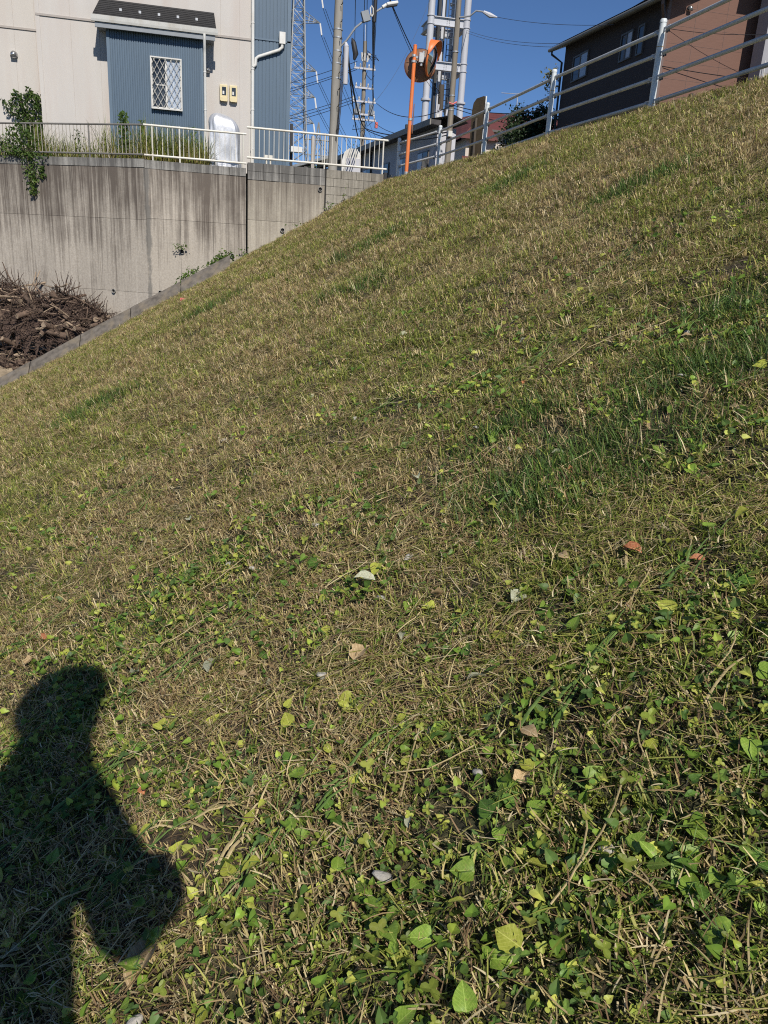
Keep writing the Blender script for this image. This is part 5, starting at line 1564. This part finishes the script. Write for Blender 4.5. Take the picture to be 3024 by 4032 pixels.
BIG = [('leaf_pale', 0, (-.01, 1.60), .072, 1.1, 'large pale grey leaf on dry stubble right of the head shadow'),
       ('leaf_dead', 1, (.28, 1.36), .05, .6, 'ragged orange tan leaf among green weeds'),
       ('leaf_pale', 0, (.38, 1.63), .05, 2.9, 'curled mauve grey leaf on the dry stubble'),
       ('leaf_dead', 0, (-.12, .86), .085, .9, 'largest tan leaf half inside the shadow of the photographer'),
       ('leaf_yellow', 5, (.345, .635), .036, 2.2, 'ragged yellow leaf with lobed edge in the clover'),
       ('leaf_lime', 0, (.20, .62), .028, .3, 'big lime green heart leaf near the ragged yellow leaf'),
       ('leaf_lime', 1, (.27, .60), .03, 1.4, 'big lime green folded leaf below the ragged yellow leaf'),
       ('leaf_yellow', 0, (.40, 1.70), .036, 4.0, 'clear yellow heart leaf beside the curled mauve grey leaf'),
       ('leaf_rust', 0, (.81, 1.24), .045, 2.0, 'large rust coloured leaf in the green grass'),
       ('leaf_dead', 2, (.47, .96), .04, 5.0, 'orange tan oval leaf on straw between clover patches')]
for mt, k_, (x, y), sz, yw, lb in BIG:
    tag(put_leaf(None, LM[mt][k_], x, y, .03, sz, yw, .2, 'fallen_leaf'), lb, 'leaf')
# cut grass bundles: long blades lying along the slope
def bundle(x, y, L, n, an, mat, label, grp, spread=.12):
    z = float(gz(x, y))
    e = empty('cut_grass_bundle', (x, y, z), label, 'cut grass', grp)
    e.empty_display_size = .03
    for k_ in range(n):
        a = an + rnd.gauss(0, spread); l_ = L * rnd.uniform(.55, 1.1); wd = rnd.uniform(.0016, .0034) * (1 + .10 * max(0, y - 1))
        bx, by = x + rnd.gauss(0, .014), y + rnd.gauss(0, .014); bend = rnd.gauss(0, .12)
        V, Fc = [], []
        for j in range(9):
            t = j / 8 - .4
            px_ = bx + math.cos(a) * l_ * t - math.sin(a) * bend * l_ * t * t
            py_ = by + math.sin(a) * l_ * t + math.cos(a) * bend * l_ * t * t
            pz = float(gz(px_, py_, False)) + .022 + .012 * math.sin(j + k_) + .008 * k_ / max(n, 1)
            wk = wd * (1 - .75 * (j / 8) ** 2)
            sx, sy = -math.sin(a) * wk, math.cos(a) * wk
            V += [(px_ - sx, py_ - sy, pz), (px_, py_, pz + wk * .5), (px_ + sx, py_ + sy, pz)]
        for j in range(8):
            q_ = j * 3
            Fc += [(q_, q_ + 1, q_ + 4, q_ + 3), (q_ + 1, q_ + 2, q_ + 5, q_ + 4)]
        mesh_obj('blade', V, Fc, mat, e, True)
green_b = [(-.04, 1.72, .32, 5, .5), (.24, 1.05, .22, 4, .45), (-.28, 1.36, .34, 6, .55), (.58, 1.02, .3, 5, .62), (1.16, 1.55, .28, 4, -.9), (.75, 1.75, .22, 3, .3), (-.55, 2.35, .34, 4, .5), (1.55, 2.3, .4, 5, .4),
           (2.6, 3.9, .55, 6, .5), (-.72, 5.4, .6, 6, .55), (.7, 3.0, .4, 4, .45), (-.33, 3.6, .4, 4, .5), (1.9, 3.5, .45, 4, .35), (.25, 2.4, .25, 4, .6), (-.15, 1.12, .25, 4, .5), (.05, .95, .2, 3, .7), (.85, 1.15, .2, 4, .5), (.45, 1.3, .24, 3, .2), (-.42, 1.7, .3, 4, .45), (1.2, 2.7, .36, 4, .6)]
for i, (x, y, L, n, a) in enumerate(green_b):
    bundle(x, y, L, n, a, 'cut_green', 'bundle of %d long green cut blades ' % n + zone(x, y), 'green cut bundles ' + zone(x, y))
for i in range(26):
    x, y, r = near_spot(lambda x, y, r: .3)
    bundle(x, y, rnd.uniform(.12, .26) * (1 + .15 * (r - 1)), rnd.randint(1, 3), rnd.gauss(.45, .6), 'straw' if rnd.random() < .6 else 'cut_green', 'few loose cut grass stalks ' + zone(x, y), 'loose cut stalks ' + zone(x, y), .3)
# thick straw stalks
for i in range(75):
    x, y, r = near_spot(lambda x, y, r: .35)
    a = rnd.gauss(.5, .9); L = rnd.uniform(.05, .16); bz = rnd.gauss(0, .1)
    pts = []
    for j in range(5):
        t = j / 4 - .5; px_ = x + math.cos(a) * L * t - math.sin(a) * bz * L * t * t * 4; py_ = y + math.sin(a) * L * t + math.cos(a) * bz * L * t * t * 4
        pts.append((px_, py_, float(gz(px_, py_, False)) + .026 + .006 * rnd.random()))
    tag(tube('straw_stalk', pts, [.0011 + .0004 * r * .3] * 5, 'straw', None, 5), 'single pale straw stalk ' + zone(x, y), 'straw', 'straw stalks ' + zone(x, y))
# stones
for i in range(22):
    x, y, r = near_spot(lambda x, y, r: .4 if x > -.2 else .1)
    bm = bmesh.new(); bmesh.ops.create_icosphere(bm, subdivisions=2, radius=1)
    sx, sy, sz = rnd.uniform(.009, .017), rnd.uniform(.007, .013), rnd.uniform(.005, .009)
    ph = rnd.uniform(0, 9)
    for v in bm.verts:
        k_ = 1 + .22 * math.sin(v.co.x * 3 + ph) * math.cos(v.co.y * 2.5 + ph) + .1 * math.sin(v.co.z * 5 + ph)
        v.co = Vector((v.co.x * sx * k_, v.co.y * sy * k_, v.co.z * sz * k_))
    me = bpy.data.meshes.new('stone'); bm.to_mesh(me); bm.free(); me.materials.append(M['stone'])
    me.polygons.foreach_set('use_smooth', [True] * len(me.polygons))
    o = bpy.data.objects.new('stone', me); COL.objects.link(o)
    o.location = (x, y, float(gz(x, y)) + .014); o.rotation_euler = (0, .4, rnd.uniform(0, 6))
    tag(o, 'small pale stone ' + zone(x, y), 'stone', 'pale stones ' + zone(x, y))
rg = box('paper_scrap', (-.50, 16.55, float(gz(-.5, 16.6)) + .03), (-.38, 16.60, float(gz(-.4, 16.6)) + .05), 'red_plastic'); tag(rg, 'faded red scrap of litter near the kerb', 'litter')

# ------------------------------------------------------------------ the photographer, whose shadow falls on the grass
def cs(X, Y, Z):     # right / ahead / up from the camera
    return Vector((X * math.cos(YAW) + Y * math.sin(YAW), -X * math.sin(YAW) + Y * math.cos(YAW), Z))
def skin_mesh(name, joints, edges, mat, parent, root=0, levels=2):
    me = bpy.data.meshes.new(name)
    me.from_pydata([tuple(j[0]) for j in joints], edges, [])
    me.materials.append(M[mat])
    o = link(bpy.data.objects.new(name, me), parent)
    sk = o.modifiers.new('skin', 'SKIN'); sk.use_smooth_shade = True
    for i, j in enumerate(joints):
        d = me.skin_vertices[0].data[i]; d.radius = j[1] if isinstance(j[1], tuple) else (j[1], j[1]); d.use_root = (i == root)
    sb_ = o.modifiers.new('sub', 'SUBSURF'); sb_.levels = levels; sb_.render_levels = levels
    return o
fl = float(gz(*cs(-.30, -.30, 0)[:2])); fr_ = float(gz(*cs(-.02, -.26, 0)[:2]))
PE = empty('person', cs(-.16, -.28, (fl + fr_) / 2), 'person in dark jacket and cap holding a phone at waist height', 'person')
J = []; Ed = []
def jn(X, Y, Z, r, par=None):
    J.append((cs(X, Y, Z), r)); i = len(J) - 1
    if par is not None: Ed.append((par, i))
    return i
pel = jn(-.12, -.28, -.12, (.19, .14))
bel = jn(-.155, -.28, .06, (.155, .12), pel)
che = jn(-.165, -.27, .24, (.165, .115), bel)
sho = jn(-.155, -.26, .36, (.12, .09), che)
nek = jn(-.145, -.24, .445, .108, sho)
hd0 = jn(-.143, -.22, .52, .102, nek)
hd1 = jn(-.14, -.215, .60, (.085, .10), hd0)
hd2 = jn(-.14, -.22, .69, (.075, .09), hd1)
# right arm, elbow out to the side, hand on the phone
a1 = jn(-.04, -.26, .355, .072, sho); a2 = jn(.022, -.25, .21, .066, a1); a3 = jn(.028, -.235, .09, .056, a2); a4 = jn(.035, -.14, .045, .044, a3); a5 = jn(.042, -.06, .0, .034, a4)
# left arm
b1 = jn(-.32, -.26, .355, .062, sho); b2 = jn(-.40, -.25, .21, .050, b1); b3 = jn(-.42, -.23, .06, .046, b2); b4 = jn(-.26, -.13, .0, .040, b3); b5 = jn(-.115, -.06, -.02, .032, b4)
for (wrist, sg_) in ((a5, 1), (b5, -1)):
    p = .035 if sg_ > 0 else -.11
    palm = jn(p + .0, -.035, -.005, (.028, .018), wrist)
    for k_ in range(4):
        f1 = jn(p - sg_ * .012, -.014 - .002 * k_, .024 - k_ * .017, .0085, palm)
        f2 = jn(p - sg_ * .030, -.010, .026 - k_ * .017, .008, f1)
        jn(p - sg_ * (.050 - .004 * k_), -.010, .024 - k_ * .016, .007, f2)
    t1 = jn(p - sg_ * .012, -.040, .022, .010, palm); jn(p - sg_ * .036, -.036, .034, .009, t1)
# legs
for (hx, kx, fx, fz) in ((-.25, -.28, -.30, fl), (-.09, -.06, -.03, fr_)):
    h1 = jn(hx, -.28, -.24, .092, pel); k1 = jn(kx, -.25, (fz - .2) / 2 - .05, .062, h1); an_ = jn(fx, -.29, fz + .10, .042, k1)
    ft = jn(fx, -.26, fz + .045, .045, an_); jn(fx + .01, -.12, fz + .04 + .02, .035, ft)
# body colours follow the garments: jacket above the hip, trousers below, bare head
m, nt, b = new_mat('clothed_body'); M['body'] = m
sep = nt.nodes.new('ShaderNodeSeparateXYZ'); nt.links.new(nt.nodes.new('ShaderNodeNewGeometry').outputs['Position'], sep.inputs[0])
mr = nd(nt, 'ShaderNodeMapRange'); mr.inputs[1].default_value = -1.2; mr.inputs[2].default_value = .8
nt.links.new(sep.outputs['Z'], mr.inputs[0])
rp = nt.nodes.new('ShaderNodeValToRGB'); rp.color_ramp.interpolation = 'CONSTANT'
for i_, (p_, c_) in enumerate(((0, (.03, .03, .03)), (.10, (.10, .10, .11)), (.50, (.04, .05, .08)), (.80, (.48, .30, .21)))):
    e_ = rp.color_ramp.elements[i_] if i_ < 2 else rp.color_ramp.elements.new(p_)
    e_.position = p_; e_.color = c4(c_)
nt.links.new(mr.outputs[0], rp.inputs[0]); nt.links.new(rp.outputs[0], b.inputs['Base Color']); b.inputs['Roughness'].default_value = .85
skin_mesh('body', J, Ed, 'body', PE, pel, 2)
hc = cs(-.14, -.22, .66)
MB().lathe([(.118, 0), (.122, .04), (.112, .09), (.08, .125), (.03, .14), (.001, .142)], hc, (0, 0, 1), 20).build('cap', 'cap', PE, True)
bd = cs(-.14, -.09, .675)
bv = [hc + Vector((0, 0, .008))]
K = 10
ring = []
ahead = cs(0, 1, 0); rightv = cs(1, 0, 0)
for k_ in range(K + 1):
    an = math.pi * k_ / K
    ring.append(hc + rightv * math.cos(an) * .115 + ahead * (.09 + math.sin(an) * .04) + Vector((0, 0, .012 - .02 * math.sin(an))))
mesh_obj('cap_peak', bv + ring + [v + Vector((0, 0, .006)) for v in bv + ring], [(0, i, i + 1) for i in range(1, K + 1)] + [(K + 2, K + 2 + i + 1, K + 2 + i) for i in range(1, K + 1)], 'cap', PE)
for sg_ in (-1, 1):
    c_ = cs(-.14 + sg_ * .098, -.22, .60)
    MB().lathe([(.001, -.012), (.018, -.008), (.024, 0), (.018, .008), (.001, .012)], c_, rightv, 10).build('ear', 'skin', PE, True)
    c_ = cs(-.14 + sg_ * .035, -.122, .615)
    MB().lathe([(.001, -.008), (.009, -.004), (.010, 0), (.001, .006)], c_, ahead, 10).build('eye', 'white_paint', PE, True)
MB().tube([cs(-.14, -.12, .61), cs(-.14, -.098, .575), cs(-.14, -.12, .565)], [.008, .014, .010], 8).build('nose', 'skin', PE, True)
MB().tube([cs(-.165, -.128, .54), cs(-.14, -.12, .538), cs(-.115, -.128, .54)], .006, 6).build('mouth', 'leaf_rust', PE, True)
ph = MB()
pv = []
for Z_ in (-.075, .075):
    for (X_, Y_) in ((-.11, -.018), (.035, -.018), (.035, -.010), (-.11, -.010)):
        pv.append(cs(X_ , Y_, Z_ * .5 - .0))
ph.add(pv, [(3, 2, 1, 0), (4, 5, 6, 7), (0, 1, 5, 4), (1, 2, 6, 5), (2, 3, 7, 6), (3, 0, 4, 7)])
tag(ph.build('phone', 'black_plastic', None, bevel=.003), 'black phone held level in both hands of the person', 'phone')
